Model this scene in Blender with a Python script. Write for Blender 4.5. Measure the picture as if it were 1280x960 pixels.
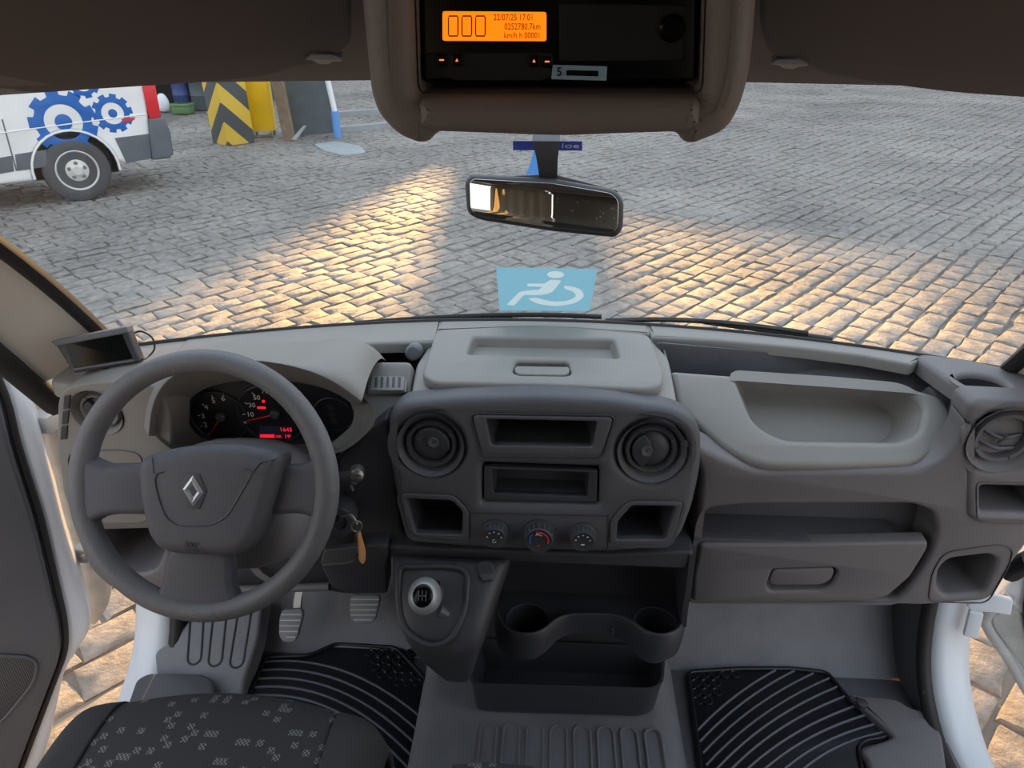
import bpy, bmesh, math, random
from mathutils import Vector as V, Matrix
from mathutils.geometry import tessellate_polygon
random.seed(7)
for o in list(bpy.data.objects): bpy.data.objects.remove(o)
SC = bpy.context.scene; COL = SC.collection
R = math.radians
# ------------------------------------------------------------------ camera
# van space: X right, Y forward, Z up, origin on the cab floor under the camera; street at GZ
F = 888.0; PITCH = R(28.0); YAW = R(3.2); CAM = V((0, 0, 1.48)); GZ = -0.65
cd = bpy.data.cameras.new('camera'); cam = bpy.data.objects.new('camera', cd); COL.objects.link(cam)
cd.sensor_width = 36; cd.lens = 36*F/1280; cd.clip_start = .02; cd.clip_end = 500
cam.location = CAM; cam.rotation_euler = (R(90)-PITCH, 0, YAW); SC.camera = cam
FW = V((-math.sin(YAW)*math.cos(PITCH), math.cos(YAW)*math.cos(PITCH), -math.sin(PITCH)))
RT = V((math.cos(YAW), math.sin(YAW), 0)); UP = RT.cross(FW)
def ray(x, y): return FW + RT*((x-640)/F) - UP*((y-480)/F)
def on(x, y, ax, v):
    d = ray(x, y); i = 'XYZ'.index(ax); return CAM + d*((v-CAM[i])/d[i])
def proj(P):
    d = V(P)-CAM; z = d.dot(FW); return 640+F*d.dot(RT)/z, 480-F*d.dot(UP)/z, z
# ------------------------------------------------------------------ light
def lin(c): return tuple(((v/255)/12.92 if v/255 <= .04045 else ((v/255+.055)/1.055)**2.4) for v in c)
w = bpy.data.worlds.new('sky'); SC.world = w; w.use_nodes = True
nt = w.node_tree; bg = nt.nodes['Background']
tc = nt.nodes.new('ShaderNodeTexCoord'); sx = nt.nodes.new('ShaderNodeSeparateXYZ'); cr = nt.nodes.new('ShaderNodeValToRGB')
nt.links.new(tc.outputs['Generated'], sx.inputs[0]); nt.links.new(sx.outputs['Z'], cr.inputs[0]); nt.links.new(cr.outputs[0], bg.inputs[0])
cr.color_ramp.elements[0].position = 0; cr.color_ramp.elements[0].color = (1.0, .90, .78, 1)
cr.color_ramp.elements[1].position = .55; cr.color_ramp.elements[1].color = (.74, .86, 1.0, 1)
bg.inputs[1].default_value = 1.0
SUN_AZ = R(-4); SUN_EL = R(15)
sd = V((math.sin(SUN_AZ)*math.cos(SUN_EL), math.cos(SUN_AZ)*math.cos(SUN_EL), math.sin(SUN_EL)))
sl = bpy.data.lights.new('sun_offscreen', 'SUN'); sl.energy = 8.5; sl.color = (1.0, .54, .16); sl.angle = R(1.2)
so = bpy.data.objects.new('sun_offscreen', sl); COL.objects.link(so); so.rotation_euler = (-sd).to_track_quat('-Z', 'Y').to_euler(); so.location = sd*60
vs = SC.view_settings; vs.view_transform = 'Standard'; vs.look = 'None'; vs.exposure = 0.8; vs.gamma = 1; vs.use_curve_mapping = False
# ------------------------------------------------------------------ materials
def mat(name, col, rough=.55, bump=0., bscale=400., var=.0, vscale=6., metal=0., spec=.5, emit=None, estr=0, srgb=True):
    m = bpy.data.materials.new(name); m.use_nodes = True; t = m.node_tree; b = t.nodes['Principled BSDF']
    c = lin(col) if srgb else col
    b.inputs['Base Color'].default_value = (*c, 1); b.inputs['Roughness'].default_value = rough
    b.inputs['Metallic'].default_value = metal; b.inputs['Specular IOR Level'].default_value = spec
    co = t.nodes.new('ShaderNodeTexCoord')
    if var:
        n = t.nodes.new('ShaderNodeTexNoise'); n.inputs['Scale'].default_value = vscale; n.inputs['Detail'].default_value = 5
        t.links.new(co.outputs['Object'], n.inputs['Vector'])
        r = t.nodes.new('ShaderNodeValToRGB'); r.color_ramp.elements[0].position = .3; r.color_ramp.elements[1].position = .7
        r.color_ramp.elements[0].color = (*[max(0, v*(1-var)) for v in c], 1); r.color_ramp.elements[1].color = (*[min(1, v*(1+var)) for v in c], 1)
        t.links.new(n.outputs['Fac'], r.inputs[0]); t.links.new(r.outputs[0], b.inputs['Base Color'])
    if bump:
        n2 = t.nodes.new('ShaderNodeTexNoise'); n2.inputs['Scale'].default_value = bscale; n2.inputs['Detail'].default_value = 3
        t.links.new(co.outputs['Object'], n2.inputs['Vector'])
        bp = t.nodes.new('ShaderNodeBump'); bp.inputs['Strength'].default_value = bump; bp.inputs['Distance'].default_value = .002
        t.links.new(n2.outputs['Fac'], bp.inputs['Height']); t.links.new(bp.outputs[0], b.inputs['Normal'])
    if emit:
        b.inputs['Emission Color'].default_value = (*lin(emit), 1); b.inputs['Emission Strength'].default_value = estr
    return m
M = {}
M['light'] = mat('light_grey_plastic', (140, 137, 133), .5, .25, 500, .05)
M['mid'] = mat('mid_grey_plastic', (114, 111, 113), .5, .35, 500, .05)
M['dark'] = mat('dark_grey_plastic', (88, 88, 93), .48, .35, 500, .08)
M['black'] = mat('black_plastic', (66, 66, 71), .42, .3, 500, .1)
M['deep'] = mat('black_enamel', (14, 14, 15), .7)
M['gloss'] = mat('gloss_black', (10, 10, 11), .2, spec=.2)
M['wheel'] = mat('wheel_rim_foam', (108, 108, 111), .5, .45, 350, .1, 12)
M['pad'] = mat('airbag_cover_plastic', (84, 84, 91), .5, .5, 450, .07)
M['rubber'] = mat('rubber_floor_mat', (122, 121, 126), .55, .7, 260, .14, 9)
M['mat'] = mat('car_mat_rubber', (22, 23, 30), .4, .15, 300, .3, 10)
M['matrib'] = mat('car_mat_rib', (84, 87, 96), .5, .1, 300)
M['liner'] = mat('headliner_felt', (124, 112, 104), .9, .3, 900)
M['visor'] = mat('visor_vinyl', (92, 80, 73), .85, .2, 700)
M['cons'] = mat('overhead_plastic', (126, 116, 110), .5, .25, 500)
M['pillar'] = mat('pillar_trim', (214, 211, 204), .65, .2, 600)
M['white'] = mat('white_paint', (226, 230, 236), .25)
M['white_dirty'] = mat('van_paint', (232, 234, 236), .3, 0, 1, .06, 2)
M['seal'] = mat('rubber_seal', (38, 37, 37), .6, .1)
M['chrome'] = mat('chrome', (235, 238, 242), .3, metal=.8)
M['steel'] = mat('steel', (150, 148, 142), .4, metal=.9)
M['tan'] = mat('tan_wood_tag', (225, 165, 110), .55)
M['grey'] = mat('tyre_trim_grey', (92, 98, 106), .6, .2, 60, .12, 3)
M['tyre'] = mat('tyre_rubber', (74, 74, 76), .75, .3, 40, .1, 5)
M['hub'] = mat('wheel_rim_silver', (208, 208, 204), .4, metal=.25)
M['blue'] = mat('blue_vinyl', (20, 96, 178), .4)
M['navy'] = mat('navy_label', (36, 44, 106), .4)
M['skyblue'] = mat('sticker_blue', (134, 190, 208), .55)
M['paleblue'] = mat('pale_blue_sticker', (96, 152, 220), .5)
M['ink'] = mat('white_ink', (225, 228, 226), .6)
M['red'] = mat('red_lens', (205, 28, 44), .25)
M['yellow'] = mat('yellow_paint', (250, 200, 8), .45, 0, 1, .08, 3)
M['wood'] = mat('weathered_wood', (130, 112, 92), .8, .4, 30, .2, 6)
M['slate'] = mat('dark_sheet', (84, 92, 98), .6, .2, 30, .15, 4)
M['concrete'] = mat('concrete', (150, 156, 158), .8, .3, 20, .12, 3)
M['build'] = mat('render_wall', (170, 150, 130), .9, .2, 10, .1, 1)
M['lcd'] = mat('orange_display', (255, 130, 20), .4, emit=(255, 122, 10), estr=.75)
M['lcdink'] = mat('display_ink', (120, 46, 4), .6)
M['redlit'] = mat('red_backlight', (255, 40, 60), .4, emit=(255, 36, 58), estr=.45)
M['orangelit'] = mat('orange_backlight', (255, 160, 90), .4, emit=(255, 150, 90), estr=.5)
M['dialink'] = mat('dial_numerals', (235, 235, 235), .5)
M['dial'] = mat('dial_face', (27, 28, 33), .4)
M['lens'] = mat('lcd_dark', (60, 58, 84), .2)
M['screen'] = mat('screen_black', (16, 20, 20), .2, spec=.25)
M['dialring'] = mat('dial_ring', (52, 53, 60), .4)
M['redink'] = mat('red_print', (215, 45, 50), .5)
M['blueink'] = mat('blue_print', (50, 100, 190), .5)
M['silverblue'] = mat('silver_blue_sticker', (150, 180, 200), .4)
M['cardblk'] = mat('beige_curtain', (170, 158, 140), .9)
M['green'] = mat('green_plastic', (96, 130, 84), .5)
M['oldblue'] = mat('blue_drum', (60, 76, 130), .5)
M['knob'] = mat('knob_silver', (168, 172, 172), .35, metal=.35)
M['knobdk'] = mat('knob_rubber', (58, 60, 64), .45, .2)
M['hinge'] = mat('hinge_primer', (186, 186, 184), .5, 0, 1, .15, 20)
M['label'] = mat('label_grey', (110, 112, 118), .5)
def stripe_mat():
    m = mat('hazard_stripes', (240, 200, 60), .6); t = m.node_tree; b = t.nodes['Principled BSDF']
    co = t.nodes.new('ShaderNodeTexCoord'); wv = t.nodes.new('ShaderNodeTexWave'); wv.wave_type = 'BANDS'; wv.bands_direction = 'DIAGONAL'
    wv.inputs['Scale'].default_value = 1.0; wv.inputs['Distortion'].default_value = .4; wv.inputs['Detail'].default_value = 3
    r = t.nodes.new('ShaderNodeValToRGB'); r.color_ramp.interpolation = 'CONSTANT'
    r.color_ramp.elements[0].color = (*lin((78, 84, 88)), 1); r.color_ramp.elements[1].color = (*lin((226, 190, 72)), 1); r.color_ramp.elements[1].position = .5
    t.links.new(co.outputs['Object'], wv.inputs[0]); t.links.new(wv.outputs['Fac'], r.inputs[0]); t.links.new(r.outputs[0], b.inputs['Base Color']); return m
M['stripe'] = stripe_mat()
def stone_mat():
    m = mat('basalt_cobble', (120, 116, 112), .62, spec=.35); t = m.node_tree; b = t.nodes['Principled BSDF']
    g = t.nodes.new('ShaderNodeNewGeometry'); n = t.nodes.new('ShaderNodeTexNoise'); n.inputs['Scale'].default_value = 14; n.inputs['Detail'].default_value = 8
    n1 = t.nodes.new('ShaderNodeTexNoise'); n1.inputs['Scale'].default_value = .6; n1.inputs['Detail'].default_value = 3
    ad = t.nodes.new('ShaderNodeMath'); ad.operation = 'ADD'
    t.links.new(g.outputs['Position'], n.inputs['Vector']); t.links.new(g.outputs['Position'], n1.inputs['Vector'])
    mu = t.nodes.new('ShaderNodeMath'); mu.operation = 'MULTIPLY_ADD'; mu.inputs[1].default_value = .45; mu.inputs[2].default_value = .0
    t.links.new(n1.outputs['Fac'], mu.inputs[0]); mu2 = t.nodes.new('ShaderNodeMath'); mu2.operation = 'MULTIPLY'; mu2.inputs[1].default_value = .55
    t.links.new(n.outputs['Fac'], mu2.inputs[0]); t.links.new(mu.outputs[0], ad.inputs[0]); t.links.new(mu2.outputs[0], ad.inputs[1])
    r = t.nodes.new('ShaderNodeValToRGB'); r.color_ramp.elements[0].position = .36; r.color_ramp.elements[1].position = .64
    r.color_ramp.elements[0].color = (*lin((108, 105, 102)), 1); r.color_ramp.elements[1].color = (*lin((160, 154, 148)), 1)
    t.links.new(ad.outputs[0], r.inputs[0]); t.links.new(r.outputs[0], b.inputs['Base Color'])
    bp = t.nodes.new('ShaderNodeBump'); bp.inputs['Strength'].default_value = .9; bp.inputs['Distance'].default_value = .02
    n2 = t.nodes.new('ShaderNodeTexNoise'); n2.inputs['Scale'].default_value = 30; n2.inputs['Detail'].default_value = 7; n2.inputs['Roughness'].default_value = .65
    t.links.new(g.outputs['Position'], n2.inputs['Vector']); t.links.new(n2.outputs['Fac'], bp.inputs['Height']); t.links.new(bp.outputs[0], b.inputs['Normal'])
    return m
M['stone'] = stone_mat()
M['joint'] = mat('joint_soil', (112, 106, 100), .9, .5, 30, .2, 4)
def fabric_mat():
    m = mat('seat_fabric', (42, 42, 44), .95, .4, 900); t = m.node_tree; b = t.nodes['Principled BSDF']
    co = t.nodes.new('ShaderNodeTexCoord')
    mp = t.nodes.new('ShaderNodeMapping'); mp.inputs['Scale'].default_value = (95, 95, 95)
    t.links.new(co.outputs['Object'], mp.inputs[0])
    sn = t.nodes.new('ShaderNodeVectorMath'); sn.operation = 'FLOOR'; t.links.new(mp.outputs[0], sn.inputs[0])
    sep = t.nodes.new('ShaderNodeSeparateXYZ'); t.links.new(sn.outputs[0], sep.inputs[0])
    cmb = t.nodes.new('ShaderNodeCombineXYZ'); t.links.new(sep.outputs[0], cmb.inputs[0]); t.links.new(sep.outputs[1], cmb.inputs[1])
    wn = t.nodes.new('ShaderNodeTexWhiteNoise'); wn.noise_dimensions = '2D'; t.links.new(cmb.outputs[0], wn.inputs['Vector'])
    gt = t.nodes.new('ShaderNodeMath'); gt.operation = 'GREATER_THAN'; gt.inputs[1].default_value = .86; t.links.new(wn.outputs['Value'], gt.inputs[0])
    ck = t.nodes.new('ShaderNodeTexChecker'); ck.inputs['Scale'].default_value = 330; t.links.new(co.outputs['Object'], ck.inputs[0])
    ml = t.nodes.new('ShaderNodeMath'); ml.operation = 'MULTIPLY'; t.links.new(gt.outputs[0], ml.inputs[0]); t.links.new(ck.outputs['Fac'], ml.inputs[1])
    mx = t.nodes.new('ShaderNodeMixRGB'); mx.inputs[1].default_value = (*lin((58, 57, 57)), 1); mx.inputs[2].default_value = (*lin((128, 128, 124)), 1)
    t.links.new(ml.outputs[0], mx.inputs[0]); t.links.new(mx.outputs[0], b.inputs['Base Color']); return m
M['fabric'] = fabric_mat()
M['bolster'] = mat('seat_bolster_fabric', (56, 54, 54), .9, .3, 700, .1, 10)
def dots_mat():
    m = mat('perforated_dark_glass', (40, 38, 36), .3); t = m.node_tree; b = t.nodes['Principled BSDF']
    co = t.nodes.new('ShaderNodeTexCoord'); v = t.nodes.new('ShaderNodeTexVoronoi'); v.inputs['Scale'].default_value = 22
    t.links.new(co.outputs['Object'], v.inputs['Vector']); lt = t.nodes.new('ShaderNodeMath'); lt.operation = 'LESS_THAN'; lt.inputs[1].default_value = .22
    t.links.new(v.outputs['Distance'], lt.inputs[0]); mx = t.nodes.new('ShaderNodeMixRGB'); mx.inputs[1].default_value = (*lin((104, 100, 94)), 1); mx.inputs[2].default_value = (*lin((170, 168, 164)), 1)
    t.links.new(lt.outputs[0], mx.inputs[0]); t.links.new(mx.outputs[0], b.inputs['Base Color']); return m
M['dots'] = dots_mat()
def grille_mat():
    m = mat('speaker_mesh', (60, 58, 60), .6); t = m.node_tree; b = t.nodes['Principled BSDF']
    co = t.nodes.new('ShaderNodeTexCoord'); v = t.nodes.new('ShaderNodeTexVoronoi'); v.inputs['Scale'].default_value = 220; v.inputs['Randomness'].default_value = 0
    t.links.new(co.outputs['Object'], v.inputs['Vector']); lt = t.nodes.new('ShaderNodeMath'); lt.operation = 'LESS_THAN'; lt.inputs[1].default_value = .38
    t.links.new(v.outputs['Distance'], lt.inputs[0]); mx = t.nodes.new('ShaderNodeMixRGB'); mx.inputs[1].default_value = (*lin((92, 90, 92)), 1); mx.inputs[2].default_value = (*lin((22, 22, 24)), 1)
    t.links.new(lt.outputs[0], mx.inputs[0]); t.links.new(mx.outputs[0], b.inputs['Base Color']); return m
M['grille'] = grille_mat()
def glass_mat(name, tint=(.95, .97, .97), dirt=.0):
    m = bpy.data.materials.new(name); m.use_nodes = True; t = m.node_tree; t.nodes.clear()
    o = t.nodes.new('ShaderNodeOutputMaterial'); tr = t.nodes.new('ShaderNodeBsdfTransparent'); tr.inputs[0].default_value = (*tint, 1)
    gl = t.nodes.new('ShaderNodeBsdfGlossy'); gl.inputs['Roughness'].default_value = .03; lw = t.nodes.new('ShaderNodeLayerWeight'); pw = t.nodes.new('ShaderNodeMath'); pw.operation = 'POWER'; pw.inputs[1].default_value = 5; fr = t.nodes.new('ShaderNodeMath'); fr.operation = 'MULTIPLY_ADD'; fr.inputs[1].default_value = .8; fr.inputs[2].default_value = .03
    t.links.new(lw.outputs['Facing'], pw.inputs[0]); t.links.new(pw.outputs[0], fr.inputs[0])
    mx = t.nodes.new('ShaderNodeMixShader'); t.links.new(fr.outputs[0], mx.inputs[0]); t.links.new(tr.outputs[0], mx.inputs[1]); t.links.new(gl.outputs[0], mx.inputs[2])
    df = t.nodes.new('ShaderNodeBsdfDiffuse'); df.inputs[0].default_value = (.8, .8, .78, 1)
    co = t.nodes.new('ShaderNodeTexCoord'); n = t.nodes.new('ShaderNodeTexNoise'); n.inputs['Scale'].default_value = 7; n.inputs['Detail'].default_value = 6
    t.links.new(co.outputs['Object'], n.inputs['Vector']); mr = t.nodes.new('ShaderNodeMapRange'); mr.inputs[1].default_value = .35; mr.inputs[2].default_value = .75; mr.inputs[3].default_value = dirt*.3; mr.inputs[4].default_value = dirt*1.6
    t.links.new(n.outputs['Fac'], mr.inputs[0]); m2 = t.nodes.new('ShaderNodeMixShader'); t.links.new(mr.outputs[0], m2.inputs[0]); t.links.new(mx.outputs[0], m2.inputs[1]); t.links.new(df.outputs[0], m2.inputs[2])
    t.links.new(m2.outputs[0], o.inputs[0]); return m
def film_mat(name, col, clear=0., tlu=.6):
    m = mat(name, col, .6); t = m.node_tree; b = t.nodes['Principled BSDF']; o = t.nodes['Material Output']
    tr = t.nodes.new('ShaderNodeBsdfTranslucent'); tr.inputs[0].default_value = (*lin(col), 1); mx = t.nodes.new('ShaderNodeMixShader'); mx.inputs[0].default_value = tlu
    t.links.new(b.outputs[0], mx.inputs[1]); t.links.new(tr.outputs[0], mx.inputs[2])
    tp = t.nodes.new('ShaderNodeBsdfTransparent'); m2 = t.nodes.new('ShaderNodeMixShader'); m2.inputs[0].default_value = clear
    t.links.new(mx.outputs[0], m2.inputs[1]); t.links.new(tp.outputs[0], m2.inputs[2]); t.links.new(m2.outputs[0], o.inputs[0]); return m
M['skyblue'] = film_mat('sticker_blue', (150, 204, 220)); M['filmwhite'] = film_mat('sticker_white', (226, 240, 240)); M['paleblue2'] = film_mat('pale_blue_film', (96, 152, 220)); M['navy'] = film_mat('navy_film', (50, 60, 130), 0, .3)
M['glass'] = glass_mat('windscreen_glass', dirt=.03)
M['mirror'] = mat('mirror_glass', (225, 228, 228), .01, metal=1)
# ------------------------------------------------------------------ objects
PM = {}
def tag(o, label=None, cat=None, group=None, kind=None):
    if label: o['label'] = label
    if cat: o['category'] = cat
    if group: o['group'] = group
    if kind: o['kind'] = kind
    return o
def thing(name, loc, label=None, cat=None, group=None, kind=None):
    o = bpy.data.objects.new(name, None); COL.objects.link(o); o.location = loc; o.empty_display_size = .05
    PM[o] = Matrix.Translation(V(loc)); return tag(o, label, cat, group, kind)
def link(name, me, m, parent=None, MX=None, sharp=38):
    o = bpy.data.objects.new(name, me); COL.objects.link(o)
    if m is not None and not me.materials: me.materials.append(M[m] if isinstance(m, str) else m)
    MX = MX or Matrix.Identity(4); PM[o] = MX
    if parent: o.parent = parent; o.matrix_basis = PM[parent].inverted() @ MX
    else: o.matrix_basis = MX
    if sharp is not None and len(me.polygons): me.shade_smooth(); me.set_sharp_from_angle(angle=R(sharp))
    return o
def center(verts):
    c = sum((V(v) for v in verts), V())/len(verts); return [V(v)-c for v in verts], Matrix.Translation(c)
def meshw(name, verts, faces, m, parent=None, sharp=38, sub=0, solid=0):
    """mesh given in world coordinates; its origin goes to its middle"""
    vv, MX = center(verts); me = bpy.data.meshes.new(name); me.from_pydata(vv, [], faces)
    bm = bmesh.new(); bm.from_mesh(me); bmesh.ops.recalc_face_normals(bm, faces=bm.faces); bm.to_mesh(me); bm.free()
    o = link(name, me, m, parent, MX, sharp)
    if solid: s = o.modifiers.new('thickness', 'SOLIDIFY'); s.thickness = solid; s.offset = 0
    if sub: s = o.modifiers.new('smooth', 'SUBSURF'); s.levels = sub; s.render_levels = sub
    return o
class Pl:
    """a plane in the place: origin, right, up; n points at the viewer's side"""
    def __init__(s, O, u, v): s.O = V(O); s.u = V(u).normalized(); s.n = s.u.cross(V(v)).normalized(); s.v = s.n.cross(s.u)
    def px(s, x, y, *rr):
        d = ray(x, y); P = CAM + d*((s.O-CAM).dot(s.n)/d.dot(s.n)); return ((P-s.O).dot(s.u), (P-s.O).dot(s.v), *rr)
    def w(s, a, b, c=0): return s.O+s.u*a+s.v*b+s.n*c
    def off(s, c):
        p = Pl(s.O+s.n*c, s.u, s.v); p.base = getattr(s, 'base', s); return p
    def mx(s, a=0, b=0, c=0):
        m = Matrix.Identity(4)
        for i, q in enumerate((s.u, s.v, s.n, s.w(a, b, c))):
            for k in range(3): m[k][i] = q[k]
        return m
def YZ(yb, zb, yt, zt): return Pl((0, yb, zb), (1, 0, 0), (0, yt-yb, zt-zb))
def ZP(z): return Pl((0, 0, z), (1, 0, 0), (0, 1, 0))
def rnd(pts, r, n=4):
    out = []; k = len(pts)
    for i in range(k):
        p = V(pts[i][:2]); a = V(pts[i-1][:2]); b = V(pts[(i+1) % k][:2]); rr = pts[i][2] if len(pts[i]) > 2 else r
        la, lb = (a-p).length, (b-p).length; c = min(rr, .46*la, .46*lb)
        if c < 1e-5: out.append(p); continue
        q0 = p+(a-p)*(c/la); q1 = p+(b-p)*(c/lb)
        for j in range(n+1): t = j/n; out.append(q0*(1-t)**2+p*2*t*(1-t)+q1*t*t)
    res = []
    for q in out:
        if not res or (q-res[-1]).length > 1e-5: res.append(q)
    return res
def area(l): return sum(l[i-1].x*l[i].y-l[i].x*l[i-1].y for i in range(len(l)))/2
def inset(l, d):
    """offset a loop to its left side (inward for a counter-clockwise loop)"""
    out = []; k = len(l)
    for i in range(k):
        e0 = (l[i]-l[i-1]); e1 = (l[(i+1) % k]-l[i])
        n0 = V((-e0.y, e0.x)).normalized(); n1 = V((-e1.y, e1.x)).normalized(); b = n0+n1
        if b.length < 1e-6: b = n0
        b.normalize(); out.append(l[i]+b*(d/max(.45, b.dot(n0))))
    return out
def slab_mesh(name, loops, thick, bev, seg=3, back=True, film=False):
    """plate with holes: front at z=0, rounded rim, walls down to -thick"""
    L = []
    for i, l in enumerate(loops):
        l = [V((p[0], p[1])) for p in l]
        if (area(l) < 0) == (i == 0): l.reverse()
        L.append(l)
    verts = []; faces = []; rings = []
    for l in L:
        rs = []
        for j in range(seg+1):
            a = (math.pi/2)*j/seg; off = bev*(1-math.sin(a)); z = -bev*(1-math.cos(a))
            rs.append((inset(l, off) if off > 1e-7 else l, z))
        rs.append((l, -thick))
        idx = []
        for pts, z in rs:
            idx.append(range(len(verts), len(verts)+len(pts))); verts += [(p.x, p.y, z) for p in pts]
        for a, b in zip(idx[:-1], idx[1:]):
            if film: break
            k = len(a)
            for i in range(k): faces.append((a[i], b[i], b[(i+1) % k], a[(i+1) % k]))
        rings.append(idx)
    def cap(which, flip):
        flat = [i for r in rings for i in r[which]]
        tr = tessellate_polygon([[V(verts[i]) for i in r[which]] for r in rings])
        for t in tr:
            f = [flat[i] for i in t]; a, b, c = (V(verts[i]) for i in f)
            if ((b-a).cross(c-a).z < 0) != flip: f.reverse()
            faces.append(tuple(f))
    cap(0, False)
    if back and not film: cap(-1, True)
    me = bpy.data.meshes.new(name); me.from_pydata(verts, [], faces); return me
def pxl(pl, pts, r):
    return rnd([(*pl.px(p[0], p[1]), *p[2:]) for p in pts], r)
def panel(name, pl, pts, m, parent=None, thick=.02, bev=.004, r=.01, holes=(), hr=.006, raw=False, seg=3, film=False):
    lo = [pts if raw else pxl(pl, pts, r)] + [h if raw else pxl(pl, h, hr) for h in holes]
    c = sum((V(p[:2]) for p in lo[0]), V((0, 0)))/len(lo[0])
    lo = [[V(p[:2])-c for p in l] for l in lo]
    return link(name, slab_mesh(name, lo, thick, bev, seg, film=film), m, parent, pl.mx(c.x, c.y))
def pocket(name, pl, pts, m, parent=None, depth=.06, r=.006, scale=.9, shift=(0, 0), raw=False, back=None):
    l = pts if raw else pxl(getattr(pl, 'base', pl), pts, r); l = [V(p[:2]) for p in l]; c = sum(l, V((0, 0)))/len(l); l = [p-c for p in l]; k = len(l)
    vs_ = [(p.x, p.y, 0) for p in l]+[(p.x*(1+scale)/2+shift[0]*.5, p.y*(1+scale)/2+shift[1]*.5, -depth*.5) for p in l]+[(p.x*scale+shift[0], p.y*scale+shift[1], -depth) for p in l]
    fs = [(j*k+i, j*k+(i+1) % k, j*k+k+(i+1) % k, j*k+k+i) for j in (0, 1) for i in range(k)]
    if area(l) > 0: fs = [f[::-1] for f in fs]
    base = [2*k+i for i in range(k)]; fs.append(tuple(base if area(l) > 0 else base[::-1]))
    me = bpy.data.meshes.new(name); me.from_pydata(vs_, [], fs)
    return link(name, me, m, parent, pl.mx(c.x, c.y))
def loft(name, rings, m, parent=None, closed=True, cap=(True, True), sub=0, sharp=38):
    vv = []; fs = []; k = len(rings[0])
    for r in rings: vv += [V(p) for p in r]
    for j in range(len(rings)-1):
        for i in range(k if closed else k-1):
            a = j*k+i; b = j*k+(i+1) % k; fs.append((a, b, b+k, a+k))
    if closed and cap[0]: fs.append(tuple(range(k)))
    if closed and cap[1]: fs.append(tuple((len(rings)-1)*k+i for i in range(k)))
    return meshw(name, vv, fs, m, parent, sharp, sub)
def crom(pts, n=6, closed=False):
    out = []; k = len(pts); P = [V(p) for p in pts]; segs = k if closed else k-1
    for i in range(segs):
        p0 = P[(i-1) % k] if closed or i else P[0]; p1 = P[i]; p2 = P[(i+1) % k]; p3 = P[(i+2) % k] if closed or i+2 < k else P[-1]
        for j in range(n):
            t = j/n; out.append(.5*((2*p1)+(p2-p0)*t+(2*p0-5*p1+4*p2-p3)*t*t+(3*p1-p0-3*p2+p3)*t**3))
    if not closed: out.append(P[-1])
    return out
def tube_geo(path, rad, k=8, ell=None, closed=False):
    P = [V(p) for p in path]; n = len(P); rings = []; prev = None
    for i in range(n):
        t = (P[(i+1) % n]-P[i-1]) if closed or 0 < i < n-1 else (P[1]-P[0] if i == 0 else P[-1]-P[-2]); t.normalize()
        if prev is None: a = t.orthogonal().normalized()
        else: a = (prev-t*prev.dot(t)).normalized()
        prev = a; b = t.cross(a); rr = rad[i] if isinstance(rad, (list, tuple)) else rad
        rings.append([P[i]+(a*math.cos(q)+b*math.sin(q))*rr for q in (2*math.pi*j/k for j in range(k))])
    return rings
def tube(name, path, rad, m, parent=None, k=8, closed=False):
    r = tube_geo(path, rad, k, closed=closed)
    if closed: r.append(r[0]); return loft(name, r, m, parent, cap=(False, False), sharp=80)
    return loft(name, r, m, parent, sharp=60)
def lathe(name, pl, a, b, prof, m, parent=None, n=32, sx=1, sy=1, sharp=35):
    """profile (radius, height) turned round the plane's normal at (a,b)"""
    vv = []; fs = []; k = len(prof)
    for r, z in prof: vv += [(r*sx*math.cos(2*math.pi*j/n), r*sy*math.sin(2*math.pi*j/n), z) for j in range(n)]
    for i in range(k-1):
        for j in range(n): fs.append((i*n+j, i*n+(j+1) % n, (i+1)*n+(j+1) % n, (i+1)*n+j))
    if prof[-1][0] > 1e-6: fs.append(tuple((k-1)*n+j for j in range(n)))
    me = bpy.data.meshes.new(name); me.from_pydata(vv, [], fs)
    bm = bmesh.new(); bm.from_mesh(me); bmesh.ops.remove_doubles(bm, verts=bm.verts, dist=1e-6); bmesh.ops.recalc_face_normals(bm, faces=bm.faces); bm.to_mesh(me); bm.free()
    return link(name, me, m, parent, pl.mx(a, b), sharp)
def box(name, lo, hi, m, parent=None, bev=.004, MX=None, seg=2):
    bm = bmesh.new(); bmesh.ops.create_cube(bm, size=1); lo = V(lo); hi = V(hi); s = hi-lo
    for v in bm.verts: v.co = V((v.co.x*s.x, v.co.y*s.y, v.co.z*s.z))
    if bev: bmesh.ops.bevel(bm, geom=list(bm.edges), offset=bev, segments=seg, profile=.5, affect='EDGES')
    me = bpy.data.meshes.new(name); bm.to_mesh(me); bm.free(); T = Matrix.Translation((lo+hi)/2)
    return link(name, me, m, parent, (MX @ T) if MX else T)
TEXTS = []
def text(s, pl, x, y, hpx, m, parent, name='lettering', lift=.0006, sx=1., rot=0, align='CENTER', ext=.0003):
    a, b = pl.px(x, y); b2 = pl.px(x, y-hpx)[1]
    cu = bpy.data.curves.new(name, 'FONT'); cu.body = s; cu.size = abs(b2-b)/.70; cu.align_x = align; cu.align_y = 'CENTER'; cu.extrude = ext; cu.resolution_u = 3
    o = bpy.data.objects.new(name, cu); COL.objects.link(o)
    MX = pl.mx(a, b, lift) @ Matrix.Rotation(rot, 4, 'Z') @ Matrix.Diagonal((sx, 1, 1, 1))
    TEXTS.append((o, name, m, parent, MX)); return o
def circ(cx, cy, r, n=24, sy=1., a0=0, a1=2*math.pi):
    full = abs(a1-a0-2*math.pi) < 1e-6
    return [V((cx+r*math.cos(a0+(a1-a0)*i/(n if full else n-1)), cy+r*sy*math.sin(a0+(a1-a0)*i/(n if full else n-1)))) for i in range(n)]
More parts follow.
